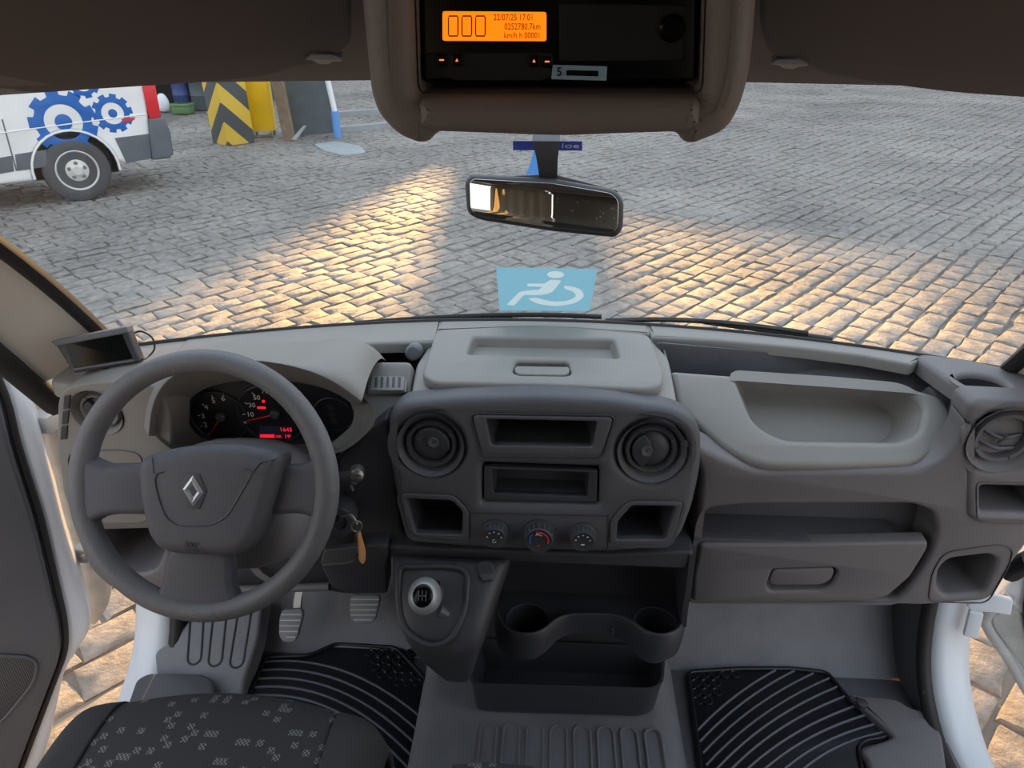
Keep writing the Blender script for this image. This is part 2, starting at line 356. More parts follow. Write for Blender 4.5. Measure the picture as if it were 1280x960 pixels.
def resample(loop, n):
    L = [V(p) for p in loop]; k = len(L); d = [0]
    for i in range(k): d.append(d[-1]+(L[(i+1) % k]-L[i]).length)
    out = []; j = 0
    for i in range(n):
        t = d[-1]*i/n
        while d[j+1] < t: j += 1
        f = (t-d[j])/max(1e-9, d[j+1]-d[j]); out.append(L[j].lerp(L[(j+1) % k], f))
    return out
# ------------------------------------------------------------------ street: cobbles one by one
pave = meshw('cobblestone_pavement', [(-45, -25, GZ-.016), (45, -25, GZ-.016), (45, 60, GZ-.016), (-45, 60, GZ-.016)], [(0, 1, 2, 3)], 'joint')
tag(pave, 'grey basalt cobblestone yard laid in running courses', None, None, 'structure')
def stone_mesh(i, l, wd):
    rr = random.Random(i); bm = bmesh.new(); h = .05
    wd = wd+rr.uniform(-.012, .004)
    def ring(s, z, jit): return [bm.verts.new((sx*(l/2-s)+rr.uniform(-jit, jit), sy*(wd/2-s)+rr.uniform(-jit, jit), z+rr.uniform(-.004, .004))) for sx, sy in ((-1, -1), (0, -1), (1, -1), (1, 0), (1, 1), (0, 1), (-1, 1), (-1, 0))]
    a = ring(0, -h, .004); b = ring(.002, -.009, .009); c = ring(.010, .0, .009); t = bm.verts.new((rr.uniform(-.03, .03), rr.uniform(-.02, .02), rr.uniform(-.002, .006)))
    for p, q in ((a, b), (b, c)):
        for k in range(8): bm.faces.new((p[k], p[(k+1) % 8], q[(k+1) % 8], q[k]))
    for k in range(8): bm.faces.new((c[k], c[(k+1) % 8], t))
    me = bpy.data.meshes.new('cobblestone'); bm.to_mesh(me); bm.free(); me.materials.append(M['stone']); me.shade_smooth(); me.set_sharp_from_angle(angle=R(50)); return me
CA = R(41); ROW = .175; ca, sa = math.cos(CA), math.sin(CA)   # courses run 41 degrees off the van's axis
protos = [stone_mesh(i, .205+.022*(i % 4), ROW-.010) for i in range(16)]
plist = []
rs = random.Random(3)
for rw in range(-110, 170):
    q = rw*ROW; p = -22+rs.uniform(0, .2)
    while p < 34:
        i = rs.randrange(16); L = .205+.022*(i % 4); p += L/2+.006
        # p runs along the course, q across it
        qq = q+.03*math.sin(p*.9+rw*.05)+.012*math.sin(p*3.1+rw); x = p*sa - qq*ca; y = p*ca + qq*sa
        p += L/2+.006
        if not (-9 < x < 15 and .4 < y < 25): continue
        u, v, z = proj((x, y, GZ))
        if z < .5 or not (-60 < u < 1340 and 60 < v < 1010): continue
        if y < 4.1 and abs(x) < 1.15: continue
        if y > 14 and x < -8: continue
        plist.append((x, y, i, u, v, z))
def seen(u, v):
    if 0 <= u <= 1280 and 128 < v < 440 - (40 if 430 < u < 900 else 0): return not (u < 70 and v > 300) and not (575 < u < 785 and v < 300)
    return (70 < u < 140 and 770 < v < 920) or (1225 < u < 1280 and 770 < v < 960)
rank = sorted([s for s in plist if seen(s[3], s[4])], key=lambda s: s[5])[:298]
ids = set(id(s) for s in rank)
BM = bmesh.new()
for s in plist:
    x, y, i, u, v, z = s
    mx = Matrix.Translation((x, y, GZ+rs.uniform(-.006, .006))) @ Matrix.Rotation(math.pi/2-CA+rs.uniform(-.07, .07), 4, 'Z') @ Matrix.Rotation(rs.uniform(-.035, .035), 4, 'X') @ Matrix.Rotation(rs.uniform(-.03, .03), 4, 'Y')
    if id(s) in ids:
        o = bpy.data.objects.new('cobblestone', protos[i]); COL.objects.link(o); o.parent = pave; o.matrix_basis = PM[pave].inverted() @ mx
    else:
        n0 = len(BM.verts); BM.from_mesh(protos[i]); BM.verts.ensure_lookup_table()
        for vtx in BM.verts[n0:]: vtx.co = mx @ vtx.co
me = bpy.data.meshes.new('cobblestones_beyond'); BM.to_mesh(me); BM.free(); me.materials.append(M['stone'])
o = link('cobblestones_beyond', me, None, pave, sharp=50); o['kind'] = 'stuff'
# unseen buildings added across the yard, rooflines shaped to shade cobbles and cab
for nm, x0, x1, h0, h1, y0, lb in (('shade_block_long', -1.82, 34, 7.65, 12.2, 39, 'added unseen long rendered building, sloping top shaped to shade the far yard'),
                       ('shade_block_tower', -3.6, -1.85, 18, 18, 39, 'added unseen narrow rendered tower that keeps the cab in shade'),
                       ('shade_block_small', -6.1, -3.62, 9.0, 6.9, 39, 'added unseen small rendered building, sloping top shaped to edge the left sun band'),
                       ('shade_block_tall', -40, -6.12, 15, 15, 39, 'added unseen tall rendered building that shades the left of the yard')):
    t = thing(nm, ((x0+x1)/2, y0+3, GZ), lb, 'building')
    loft('wall', [[(x0, y0, GZ), (x1, y0, GZ), (x1, y0+6, GZ), (x0, y0+6, GZ)], [(x0, y0, h0), (x1, y0, h1), (x1, y0+6, h1), (x0, y0+6, h0)]], 'build', t)
    loft('roof', [[(x0, y0-.02, h0), (x1, y0-.02, h1), (x1, y0+6, h1), (x0, y0+6, h0)], [(x0, y0-.02, h0+.12), (x1, y0-.02, h1+.12), (x1, y0+6, h1+.12), (x0, y0+6, h0+.12)]], 'slate', t)
    nw = max(1, int((x1-x0)//5))
    for k in range(nw):
        wx = x0+(x1-x0)*(k+.5)/nw; f = box('window', (wx-.5, y0-.05, 3.5), (wx+.5, y0+.02, 4.8), 'white', t, .02); box('pane', (wx-.42, y0-.07, 3.58), (wx+.42, y0-.04, 4.72), 'gloss', f, 0)
# ------------------------------------------------------------------ cab shell
ctr_z = .05
fl = meshw('floor', [(-.93, -1.6, 0), (.93, -1.6, 0), (.93, 1.27, 0), (-.93, 1.27, 0)], [(0, 1, 2, 3)], 'rubber', solid=.004); tag(fl, 'grey rubber cab floor with moulded ribs', None, None, 'structure')
# raised middle of the floor
def tunnel():
    rows = []
    for y, zz in ((.3, ctr_z), (.8, ctr_z), (1.1, ctr_z), (1.25, ctr_z+.01), (1.32, ctr_z+.08), (1.45, .3)):
        rows.append([(-.288, y, -.005), (-.278, y, zz*.5), (-.266, y, zz*.93), (-.24, y, zz), (0, y, zz+.003), (.25, y, zz), (.285, y, zz*.93), (.31, y, zz*.5), (.335, y, -.005)])
    return loft('floor_tunnel', rows, 'rubber', fl, closed=False, sharp=70)
tunnel()
TP = ZP(ctr_z+.003)
for i, (x, y) in enumerate(((612, 903), (640, 904), (669, 905), (698, 906), (727, 907), (756, 908), (785, 909), (815, 911))):
    a, b = TP.px(x, y); hw = .0185; L = .5
    pth = [V((a+hw*math.cos(q), b-hw+hw*math.sin(q), TP.O.z)) for q in [math.pi*j/8 for j in range(9)]]+[V((a-hw, b-L, TP.O.z))]
    tube('floor_rib', [V((a+hw, b-L, TP.O.z))]+pth, .0032, 'rubber', fl, 6)
# toe boards
fw = loft('wall_front', [[(-.93, 1.25, -.004), (-.62, 1.25, -.004), (.35, 1.25, -.004), (.93, 1.25, -.004)], [(-.93, 1.31, .02), (-.62, 1.31, .02), (.35, 1.31, .02), (.93, 1.31, .02)], [(-.93, 1.40, .14), (-.62, 1.40, .14), (.35, 1.41, .15), (.93, 1.41, .15)],
     [(-.93, 1.44, .34), (-.62, 1.44, .34), (.35, 1.44, .34), (.93, 1.44, .34)], [(-.93, 1.44, .74), (-.62, 1.44, .74), (.35, 1.44, .74), (.93, 1.44, .74)]], 'rubber', closed=False, sub=2, sharp=90)
tag(fw, 'grey rubber covered toe board below the dashboard', None, None, 'structure')
# carpet swell on the passenger side
loft('toe_board_swell', [[(.55+.10*math.cos(q)*s, 1.385+.03*math.sin(q)*s+.02, .155+.05*math.sin(q)*s-(1-s)*0) for q in [2*math.pi*j/10 for j in range(10)]] for s in (1., .8, .4)], 'rubber', fw, sub=1)
# body sides: sill and door opening frame, seal, lower trim
def side(sg, wname, lab):
    X = lambda v: sg*v
    path = [(.1, .0), (.6, .0), (1.0, .0), (1.13, .03), (1.22, .11), (1.27, .25), (1.28, .45), (1.27, .62), (1.25, .76)]
    P = crom([(0, a, b) for a, b in path], 4)
    def ringset(prof):
        rings = []
        for i, p in enumerate(P):
            t = (P[min(i+1, len(P)-1)]-P[max(0, i-1)]).normalized(); nrm = V((0, t.z, -t.y))  # outward of the opening
            rings.append([V((X(x), p.y, p.z))+nrm*d for x, d in prof])
        return rings
    wl = loft(wname, ringset([(.925, .012), (.96, .006), (.995, .008), (1.02, .022), (1.035, .05), (1.03, .09), (1.0, .13)]), 'white', closed=False, sharp=60)
    s = wl.modifiers.new('thickness', 'SOLIDIFY'); s.thickness = .004
    tag(wl, lab, None, None, 'structure')
    loft('door_seal', ringset([(.905+.016*math.cos(q), .004+.016*math.sin(q)) for q in [2*math.pi*j/10 for j in range(10)]]), 'seal', wl, sharp=80)
    # kick panel between seal and toe board
    kp = [(1.0, .0), (1.13, .03), (1.22, .11), (1.27, .25), (1.28, .45), (1.26, .75), (1.55, .75), (1.55, -.01), (1.0, -.01)]
    pl = Pl((X(.893), 0, 0), (0, 1, 0), (0, 0, 1)) if sg < 0 else Pl((X(.893), 0, 0), (0, -1, 0), (0, 0, 1))
    pts = [(p[0] if sg < 0 else -p[0], p[1]) for p in kp]
    panel('kick_panel', pl, [V(p) for p in pts], 'dark', wl, .02, .004, raw=True)
    # outer body below the sill
    o2 = loft('lower_body', [[(X(.99), -2.2, -.19), (X(1.03), -2.2, -.35)], [(X(.99), 1.35, -.19), (X(1.03), 1.35, -.35)]], 'white', wl, closed=False)
    return wl
wl = side(-1, 'wall_left', 'white painted door opening of the cab on the driver side')
wr = side(1, 'wall_right', 'white painted door opening of the cab on the passenger side')
# B pillars and rear side frames
for sg, w_ in ((-1, wl), (1, wr)):
    loft('pillar_trim', [[(sg*.90, .02, -.02), (sg*.98, .02, -.02), (sg*.98, -.18, -.02), (sg*.88, -.18, -.02)], [(sg*.90, .0, .9), (sg*.97, .0, .9), (sg*.97, -.2, .9), (sg*.88, -.2, .9)], [(sg*.78, -.02, 1.62), (sg*.86, -.02, 1.62), (sg*.86, -.2, 1.62), (sg*.76, -.2, 1.62)]], 'pillar', w_)
    loft('rear_side_panel', [[(sg*.95, -.18, -.2), (sg*.95, -1.4, -.2)], [(sg*.95, -.18, .75), (sg*.95, -1.4, .75)]], 'pillar', w_, closed=False)
    loft('rear_side_rail', [[(sg*.86, -.18, 1.5), (sg*.86, -1.4, 1.5)], [(sg*.80, -.18, 1.76), (sg*.80, -1.4, 1.76)]], 'pillar', w_, closed=False)
    loft('rear_pillar_trim', [[(sg*.92, -1.2, .75), (sg*.92, -1.4, .75)], [(sg*.84, -1.0, 1.6), (sg*.84, -1.2, 1.6)]], 'pillar', w_, closed=False)
cur = []
for i in range(25):
    x = -.90+.032*i; cur.append((x, -1.2+.02*math.sin(i*1.6), 0))
t = loft('rear_curtain', [[(c[0], c[1], z) for c in cur] for z in (.2, .8, 1.78)], 'cardblk', closed=False, sharp=90); tag(t, 'beige curtain hanging behind the driver seat', 'curtain')
# screen behind the passenger seats, seen in the mirror
pb = box('wall_back', (-.12, -1.26, .15), (.88, -1.23, 1.78), 'dots', None, .01); tag(pb, 'dark dotted screen behind the passenger seats', None, None, 'structure')
# roof and header
def hdr(x): return .87-.30*x*x
xs = [-.82, -.74, -.6, -.4, -.2, 0, .2, .4, .6, .74, .82]
rows = [[(x, hdr(x)+.012, 1.413) for x in xs], [(x, hdr(x)-.02, 1.414) for x in xs], [(x, hdr(x)-.06, 1.430) for x in xs], [(x, hdr(x)-.14, 1.475) for x in xs], [(x, .46, 1.60) for x in xs], [(x, .3, 1.70) for x in xs], [(x, -.3, 1.78) for x in xs], [(x, -1.4, 1.80) for x in xs]]
ce = loft('ceiling', rows, 'liner', closed=False, sharp=80); s = ce.modifiers.new('thickness', 'SOLIDIFY'); s.thickness = .006
tag(ce, 'brown felt headliner and windscreen header', None, None, 'structure')
# windscreen
def wb(x): return 1.345-.27*x*x          # base curve
GX = [-.80+.1*i for i in range(17)]
def gp(x, t):                             # point on the glass, t 0 base .. 1 header
    xb = x*(1-.06*t); yb = wb(x); yh = hdr(x)+.02
    return V((xb, yb+(yh-yb)*t+.03*math.sin(math.pi*t), .905+(1.41-.905)*t))
gl = loft('window_1', [[gp(x, t/8) for x in GX] for t in range(9)], 'glass', closed=False, sharp=90); tag(gl, 'wide curved windscreen, lightly dusty', None, None, 'structure')
gk = crom([gp(-.80+.05*i, .015)+V((0, -.012, 0)) for i in range(33)], 1)
tube('window_gasket', gk, .0125, 'seal', gl, 6)
for sg in (-1, 1): tube('window_gasket', [gp(sg*.80, t/10)+V((-sg*.0, -.012, 0)) for t in range(11)], .014, 'seal', gl, 6)
def glass_frame(px, py, lift=-.004):
    """plane touching the glass where that pixel's ray meets it"""
    best = None; d = ray(px, py)
    for i in range(161):
        for j in range(81):
            P = gp(-.8+.01*i, j/80); c = (P-CAM).normalized().dot(d.normalized())
            if best is None or c > best[0]: best = (c, -.8+.01*i, j/80)
    _, x, t = best; P = gp(x, t); u = (gp(x+.01, t)-gp(x-.01, t)).normalized(); v = (gp(x, min(1, t+.02))-gp(x, max(0, t-.02))).normalized()
    p = Pl(P, u, v); return Pl(P+p.n*(-lift), u, v)
# A pillars
for sg, nm in ((-1, 'trim_1'), (1, 'trim_2')):
    rings = []
    for t in [i/8 for i in range(9)]:
        e = gp(sg*.80, t); o_ = V((sg*(.985-.16*t), e.y-.055, e.z-.015))
        rings.append([e+V((-sg*.006, -.014, 0)), e+V((sg*.02, -.045, .0)), e+V((sg*.055, -.075-.01*t, -.005)), V((sg*(.905-.10*t), e.y-.10, e.z-.02)), V((sg*(.93-.1*t), e.y-.06, e.z-.01)), e+V((sg*.04, .01, 0))])
    a = loft(nm, rings, 'pillar', sharp=60); tag(a, 'pale beige windscreen pillar trim on the %s side' % ('driver' if sg < 0 else 'passenger'), None, None, 'structure')
    tube('door_seal', [V((sg*(.915-.105*t), gp(sg*.8, t).y-.10, gp(sg*.8, t).z-.03)) for t in [i/8 for i in range(-1, 9)]], .021, 'seal', a, 8)
# scuttle and bonnet in front of the glass
cw = loft('bonnet', [[V((x, wb(x)+.02, .878)) for x in GX], [V((x, wb(x)+.10, .835)) for x in GX], [V((x, wb(x)+.13, .815)) for x in GX], [V((x, wb(x)+.6-.2*x*x, .52)) for x in GX], [V((x, wb(x)+.72-.2*x*x, .2)) for x in GX], [V((x, wb(x)+.72-.2*x*x, -.3)) for x in GX]], 'white', closed=False, sharp=60)
tag(cw, 'white van bonnet below the windscreen', None, None, 'structure')
loft('scuttle_panel', [[V((x, wb(x)+.012, .884)) for x in GX], [V((x, wb(x)+.10, .842)) for x in GX]], 'seal', cw, closed=False)
# ------------------------------------------------------------------ dashboard
D = thing('dashboard', (0, 1.15, .0), 'two tone grey van dashboard with black centre panel, trays and air vents', 'dashboard')
FP = YZ(.962, .60, 1.0, .915)                 # face of the centre panel
def top_core():
    rows = []
    for x in [-.80, -.72, -.5, -.25, 0, .25, .5, .72, .80]:
        b = wb(x)-.01
        rows.append([(x, b, .905), (x, b-.045, .865), (x, 1.14, .73), (x, 1.08, .71), (x, 1.08, .60), (x, 1.16, .50), (x, b-.005, .52), (x, b-.005, .86)])
    return loft('dash_core', rows, 'dark', D)
top_core()
# slabs along the windscreen base
def base_slab(x0, x1, front, name='windscreen_ledge'):
    pl = ZP(.921); f = [V(pl.px(*p)) for p in front]
    bk = [V((x0+(x1-x0)*i/10, wb(x0+(x1-x0)*i/10)-.012)) for i in range(11)]
    pts = f+bk[::-1]
    panel(name, pl, rnd([(p.x, p.y) for p in pts], .004), 'light', D, .022, .006, raw=True)
base_slab(.195, .69, [(815, 421), (900, 425), (1000, 434), (1080, 444), (1139, 455)])
base_slab(-.69, -.215, [(215, 443), (300, 436), (400, 431), (480, 428), (546, 427)])
base_slab(-.22, .20, [(543, 413), (680, 408), (813, 417)])
# dark back wall of the trenches under the ledges
panel('slot_back', YZ(1.22, .80, 1.235, .91), [(820, 428), (1140, 455), (1140, 500), (838, 490)], 'dark', D, .004, .001)
panel('slot_side', Pl((.222, 1.16, .85), (0, 1, 0), (0, 0, 1)), [V((-.02, -.03)), V((.08, -.03)), V((.08, .055)), V((-.02, .05))], 'mid', D, .004, .001, raw=True)
# storage slot beside the hood with a pale blue-grey cap in it
lathe('slot_cap', YZ(1.17, .85, 1.18, .9), *YZ(1.17, .85, 1.18, .9).px(517, 441), [(.016, -.02), (.016, 0), (.012, .004), (0, .005)], 'label', D, 20)
# centre top: cheeks and lid
CT = YZ(1.005, .905, 1.10, .915)
panel('centre_cowl', YZ(1.0, .898, 1.27, .912), [(545, 416), (812, 421), (836, 446), (846, 496), (846, 503), (680, 496), (513, 503), (513, 494), (520, 455)], 'light', D, .010, .008, r=.02)
LP_ = YZ(1.07, .922, 1.27, .932)
lid = panel('storage_lid', LP_, [(545, 411), (680, 405), (812, 417), (831, 466), (826, 481), (808, 486), (680, 480), (542, 478), (527, 468)], 'light', D, .016, .007, r=.022,
            holes=[[(592, 421), (767, 424), (774, 447), (584, 442)], [(645, 450), (711, 451), (714, 466), (708, 469), (648, 468), (641, 464)]], hr=.008)
pocket('lid_tray', LP_.off(-.0065), [(592, 421), (767, 424), (774, 447), (584, 442)], 'light', lid, .014, .008, .97, (0, -.002))
pocket('latch_recess', LP_.off(-.0065), [(645, 450), (711, 451), (714, 466), (708, 469), (648, 468), (641, 464)], 'mid', lid, .010, .008, .95)
panel('latch', LP_.off(-.001), [(644, 457), (712, 458), (712, 465), (706, 468.5), (649, 467.5), (643, 463)], 'light', lid, .008, .003, r=.008)
# centre panel
PNL = [(484, 530), (488, 514), (505, 503), (568, 497.5), (680, 495), (765, 500), (841, 511), (869, 524), (878, 545), (877, 587), (867, 633), (852, 672), (834, 687), (759, 693), (601, 688), (526, 682), (509, 672), (498, 646), (486, 574)]
S1 = [(607, 524), (747, 527), (741, 559), (614, 557)]
S2 = [(603, 581), (749, 586), (748, 632), (603, 629)]
P1 = [(507, 623), (565, 626), (578, 639), (578, 669), (519, 667)]
P2 = [(790, 632), (846, 633), (832, 675), (770, 675), (772, 652)]
def circpx(pl, x, y, r, n=28):
    a, b = pl.px(x, y); return [V((a+r*math.cos(2*math.pi*i/n), b+r*math.sin(2*math.pi*i/n))) for i in range(n)]
VR = .0565
holes = [pxl(FP, h, .006) for h in (S1, S2, P1, P2)]+[circpx(FP, 538, 558, VR), circpx(FP, 815, 565, VR)]
cp = panel('centre_panel', FP, pxl(FP, PNL, .02), 'dark', D, .05, .016, holes=holes, raw=True, seg=4)
# rounded shoulder seen above the panel is its rim; now the pockets in it
pocket('upper_tray', FP.off(-.0155), S1, 'black', cp, .10, .004, .93)
q = [(590, 519), (767, 522), (751, 570), (603, 568)]
panel('tray_bezel', FP.off(.0035), q, 'dark', cp, .006, .0025, r=.012, holes=[[(607, 524), (747, 527), (741, 559), (614, 557)]], hr=.006)
tube('bezel_groove', [FP.w(*p, .0012) for p in rnd([FP.px(*p) for p in [(587, 516), (770, 519), (753, 573), (601, 571)]], .014)], .0014, 'black', cp, 5, closed=True)
pocket('radio_slot', FP.off(-.0155), S2, 'black', cp, .04, .003, .97)
panel('radio_frame', FP.off(-.006), [(605, 583), (747, 588), (746, 628), (605, 625)], 'black', cp, .01, .002, r=.003, holes=[[(615, 587), (736, 591), (734, 621), (617, 617)]], hr=.003)
pocket('radio_tray', FP.off(-.012), [(615, 587), (736, 591), (734, 621), (617, 617)], 'black', cp, .10, .003, .95)
pocket('coin_tray', FP.off(-.0155), P1, 'black', cp, .07, .006, .9)
pocket('coin_tray', FP.off(-.0155), P2, 'black', cp, .07, .006, .9)
def rim_line(pts, r=.012, rad=.0016, m='black', lift=.0006, par=cp, pl=FP, closed=True): return tube('seam', [pl.w(*p, lift) for p in rnd([pl.px(*p) for p in pts], r)], rad, m, par, 5, closed=closed)
panel('tray_bezel', FP.off(.003), [(499, 617), (567, 620), (586, 640), (586, 676), (522, 673), (511, 664)], 'dark', cp, .004, .002, r=.012, holes=[P1], hr=.006)
panel('tray_bezel', FP.off(.003), [(786, 627), (855, 628), (838, 682), (762, 681), (763, 651)], 'dark', cp, .004, .002, r=.012, holes=[P2], hr=.006)
a0 = [FP.px(*p) for p in ((588, 641), (760, 645))]; tube('seam', [FP.w(*p, .0004) for p in a0], .0009, 'black', cp, 4)
for xx in (588, 760): tube('seam', [FP.w(*FP.px(xx, 643), .0004), FP.w(*FP.px(xx, 690), .0004)], .0009, 'black', cp, 4)
# air vents
def vent(pl, px, py, r, parent, mm='dark', ring='black', look=0, dish=True, hot=None):
    a, b = pl.px(px, py); r2 = r*.74
    v = lathe('air_vent', pl, a, b, [(r, .001), (r*.93, -.006), (r*.80, -.018), (r2, -.020)], mm, parent, 40)
    v_ = lathe('vent_ring', pl, a, b, [(r2*1.04, -.022), (r2*1.04, -.010), (r2*.98, -.006), (r2*.86, -.007), (r2*.82, -.012), (r2*.80, -.024)], ring, v, 36)
    lathe('vent_barrel', pl, a, b, [(r2*.80, -.03), (r2*.82, -.018), (r2*.70, -.012), (r2*.4, -.008), (0, -.007)] if look != 2 else [(r2*.82, -.02), (r2*.81, -.06), (0, -.062)], 'black' if look != 2 else 'black', v, 32)
    for k in range(4):
        q = math.pi/2*k+.5
        pp = pl.w(a+r2*.92*math.cos(q), b+r2*.92*math.sin(q), -.006); tube('vent_tick', [pp-pl.u*.003*math.cos(q)-pl.v*.003*math.sin(q), pp+pl.u*.004*math.cos(q)+pl.v*.004*math.sin(q)], .0011, 'dark', v, 4)
    rr = r2*.76
    if look == 0:   # flap with dimple turned up
        ang = .9
    elif look == 1: ang = math.pi
    else: ang = 0
    if look < 2:
        c, s_ = math.cos(ang), math.sin(ang); arc = []
        for i in range(17):
            t = -1.15+2.3*i/16; arc.append((rr*math.cos(t), rr*math.sin(t)))
        x0 = rr*math.cos(1.15)
        for i in range(1, 12): t = 1-2*i/12; arc.append((x0-rr*.42*(1-t*t), rr*math.sin(1.15)*t))
        lp = [V((a+p*c-q*s_, b+p*s_+q*c)) for p, q in arc]
        fo = panel('vent_flap', pl.off(-.002), lp, 'knobdk', v, .008, .002, raw=True)
        ca_, cb_ = a+rr*.25*c, b+rr*.25*s_
        lathe('finger_dimple', pl.off(-.0018), ca_, cb_, [(rr*.30, .0), (rr*.27, .0015), (rr*.2, .001), (rr*.1, -.0), (0, -.0005)], 'dark', v, 20)
    else:
        for k, (hh) in enumerate((-.25, .3)):
            tube('vent_blade', crom([pl.w(a-r2*.75, b+r2*hh*.9, -.02), pl.w(a-r2*.1, b+r2*(hh-.32)*.8, -.010), pl.w(a+r2*.75, b+r2*(hh-.28), -.02)], 5), .0036, 'dark', v, 6)
        tube('vent_blade', [pl.w(a-r2*.05, b-r2*.30, -.012), pl.w(a+r2*.10, b+r2*.12, -.008)], .004, 'dark', v, 6)
    return v
vent(FP.off(.0), 538, 558, VR, cp, 'dark', 'black', 0); vent(FP.off(.0), 815, 565, VR, cp, 'dark', 'black', 1)
# heater knobs
def knob(px, py, r, big=False):
    a, b = FP.px(px, py)
    k = lathe('heater_knob', FP, a, b, [(r*1.22, .0), (r*1.2, .004), (r*1.02, .006), (r, .020), (r*.9, .023), (r*.82, .022), (0, .022)], 'knobdk', cp, 28)
    for j in range(16):
        q = 2*math.pi*j/16; p0 = FP.w(a+r*1.0*math.cos(q), b+r*1.0*math.sin(q), .008); tube('grip_ridge', [p0, p0+FP.n*.012], .0010, 'label', k, 4)
    if big:
        for nm, q0, q1, m in (('blue_arc', 2.3, 3.5, 'blueink'), ('red_arc', 1.9, -.3, 'redink')):
            pts = [FP.w(a+r*.66*math.cos(q0+(q1-q0)*i/10), b+r*.66*math.sin(q0+(q1-q0)*i/10), .0226) for i in range(11)]; tube(nm, pts, .0013, m, k, 5)
        text('AC', FP.off(.0226), px, py+1, 4, 'ink', k); tube('indicator', [FP.w(a-.003, b-r*.42, .0226), FP.w(a+.003, b-r*.42, .0226)], .001, 'redink', k, 4)
    else:
        for j in range(5):
            q = .2+2.75*j/4; pc = FP.w(a+r*.6*math.cos(q), b+r*.6*math.sin(q), .0224); tube('knob_mark', [pc-FP.u*.0014, pc+FP.u*.0014], .0009, 'ink', k, 4)
        if px < 650: tube('knob_mark', [FP.w(a+.003*math.cos(q), b-r*.28+.003*math.sin(q), .0224) for q in [1.2+5.2*i/10 for i in range(11)]], .0005, 'ink', k, 4)
        else: tube('knob_mark', [FP.w(a-.003, b-r*.3, .0224), FP.w(a+.003, b-r*.3, .0224)], .001, 'ink', k, 4)
        tube('knob_mark', [FP.w(a-r*.98, b+r*.15, .012), FP.w(a-r*.98, b+r*.15, .020)], .0014, 'redink', k, 4)
knob(619, 664, .0205); knob(674, 667, .0245, True); knob(728, 668, .0205)
# passenger side: surround, light pan with tray
PT = YZ(1.0, .805, 1.14, .90)
TR = [(919, 470), (1040, 478), (1128, 486, .02), (1156, 505, .04), (1149, 540, .03), (1125, 551, .02), (978, 549, .05), (942, 528, .06)]
panel('pan_surround', PT.off(-.016), [(838, 470), (845, 515), (885, 570, .04), (940, 592, .04), (1145, 592, .05), (1190, 578, .05), (1209, 555, .03), (1207, 505, .03), (1188, 484, .03), (1158, 480), (1172, 500, .02), (1170, 548, .03), (1137, 567, .03), (960, 567, .03), (912, 535), (885, 472)], 'mid', D, .04, .010, r=.01)
pan = panel('passenger_pan', PT, [(837, 462), (930, 469), (1060, 478), (1140, 484), (1178, 494, .05), (1193, 517, .05), (1183, 556, .06), (1148, 581, .05), (1040, 584), (950, 583, .05), (905, 563, .04), (870, 530, .05), (845, 508)], 'light', D, .03, .012, r=.012, holes=[TR], hr=.01, seg=4)
pocket('pan_tray', PT.off(-.0118), TR, 'light', pan, .055, .01, .84, (0, .012))
# passenger face with the glove box opening
PF = YZ(1.03, .45, 1.0, .81)
GB = [(885, 637), (930, 632), (1140, 631), (1166, 640), (1173, 665, .03), (1160, 700, .05), (1130, 742, .03), (1118, 752), (868, 750), (872, 690), (877, 655)]
LR = [(1186, 700), (1236, 694), (1246, 699), (1243, 712), (1228, 742), (1180, 746), (1172, 735), (1174, 714)]
panel('passenger_face', PF, [(850, 545), (900, 572), (948, 590), (1150, 589), (1182, 575), (1200, 552), (1209, 522), (1216, 645), (1285, 652), (1290, 672), (1262, 712), (1247, 742), (1232, 752), (1150, 758), (1124, 757), (858, 757), (868, 690), (878, 590)], 'mid', D, .05, .010, r=.02, holes=[GB, LR], hr=.012)
rim_line([(1180, 690), (1250, 680), (1266, 686), (1262, 706), (1234, 754), (1160, 752), (1165, 716)], .02, .0014, 'black', .0004, D, PF)
pocket('door_side_tray', PF.off(-.0098), LR, 'mid', D, .12, .012, .88)
# glove box recess, shelf and door
pocket('glove_recess', PF.off(-.0098), GB, 'mid', D, .11, .012, .95, (0, .0))
gz = PF.px(1000, 681)[1]
GD = YZ(1.022, .45, .992, .81)
sh = panel('glove_shelf', Pl(GD.w(0, GD.px(1000, 680)[1]), (1, 0, 0), (0, 1, .06)), [V((.272, .006)), V((.64, .006)), V((.63, .11)), V((.27, .11))], 'dark', D, .008, .002, raw=True)
gd = panel('glove_box_door', GD, [(876, 681), (1000, 681), (1161, 678), (1159, 688), (1138, 722), (1110, 746), (1085, 752), (866, 753), (868, 720)], 'mid', D, .025, .006, r=.008, holes=[[(966, 712), (1043, 710), (1048, 716), (1040, 732), (1028, 739), (962, 740), (958, 733)]], hr=.008)
pocket('handle_recess', GD.off(-.0058), [(966, 712), (1043, 710), (1048, 716), (1040, 732), (1028, 739), (962, 740), (958, 733)], 'mid', gd, .018, .008, .97)
panel('handle', GD.off(-.002), [(967, 713), (1044, 711), (1040, 725), (1027, 732), (966, 732), (961, 727)], 'mid', gd, .010, .004, r=.010)
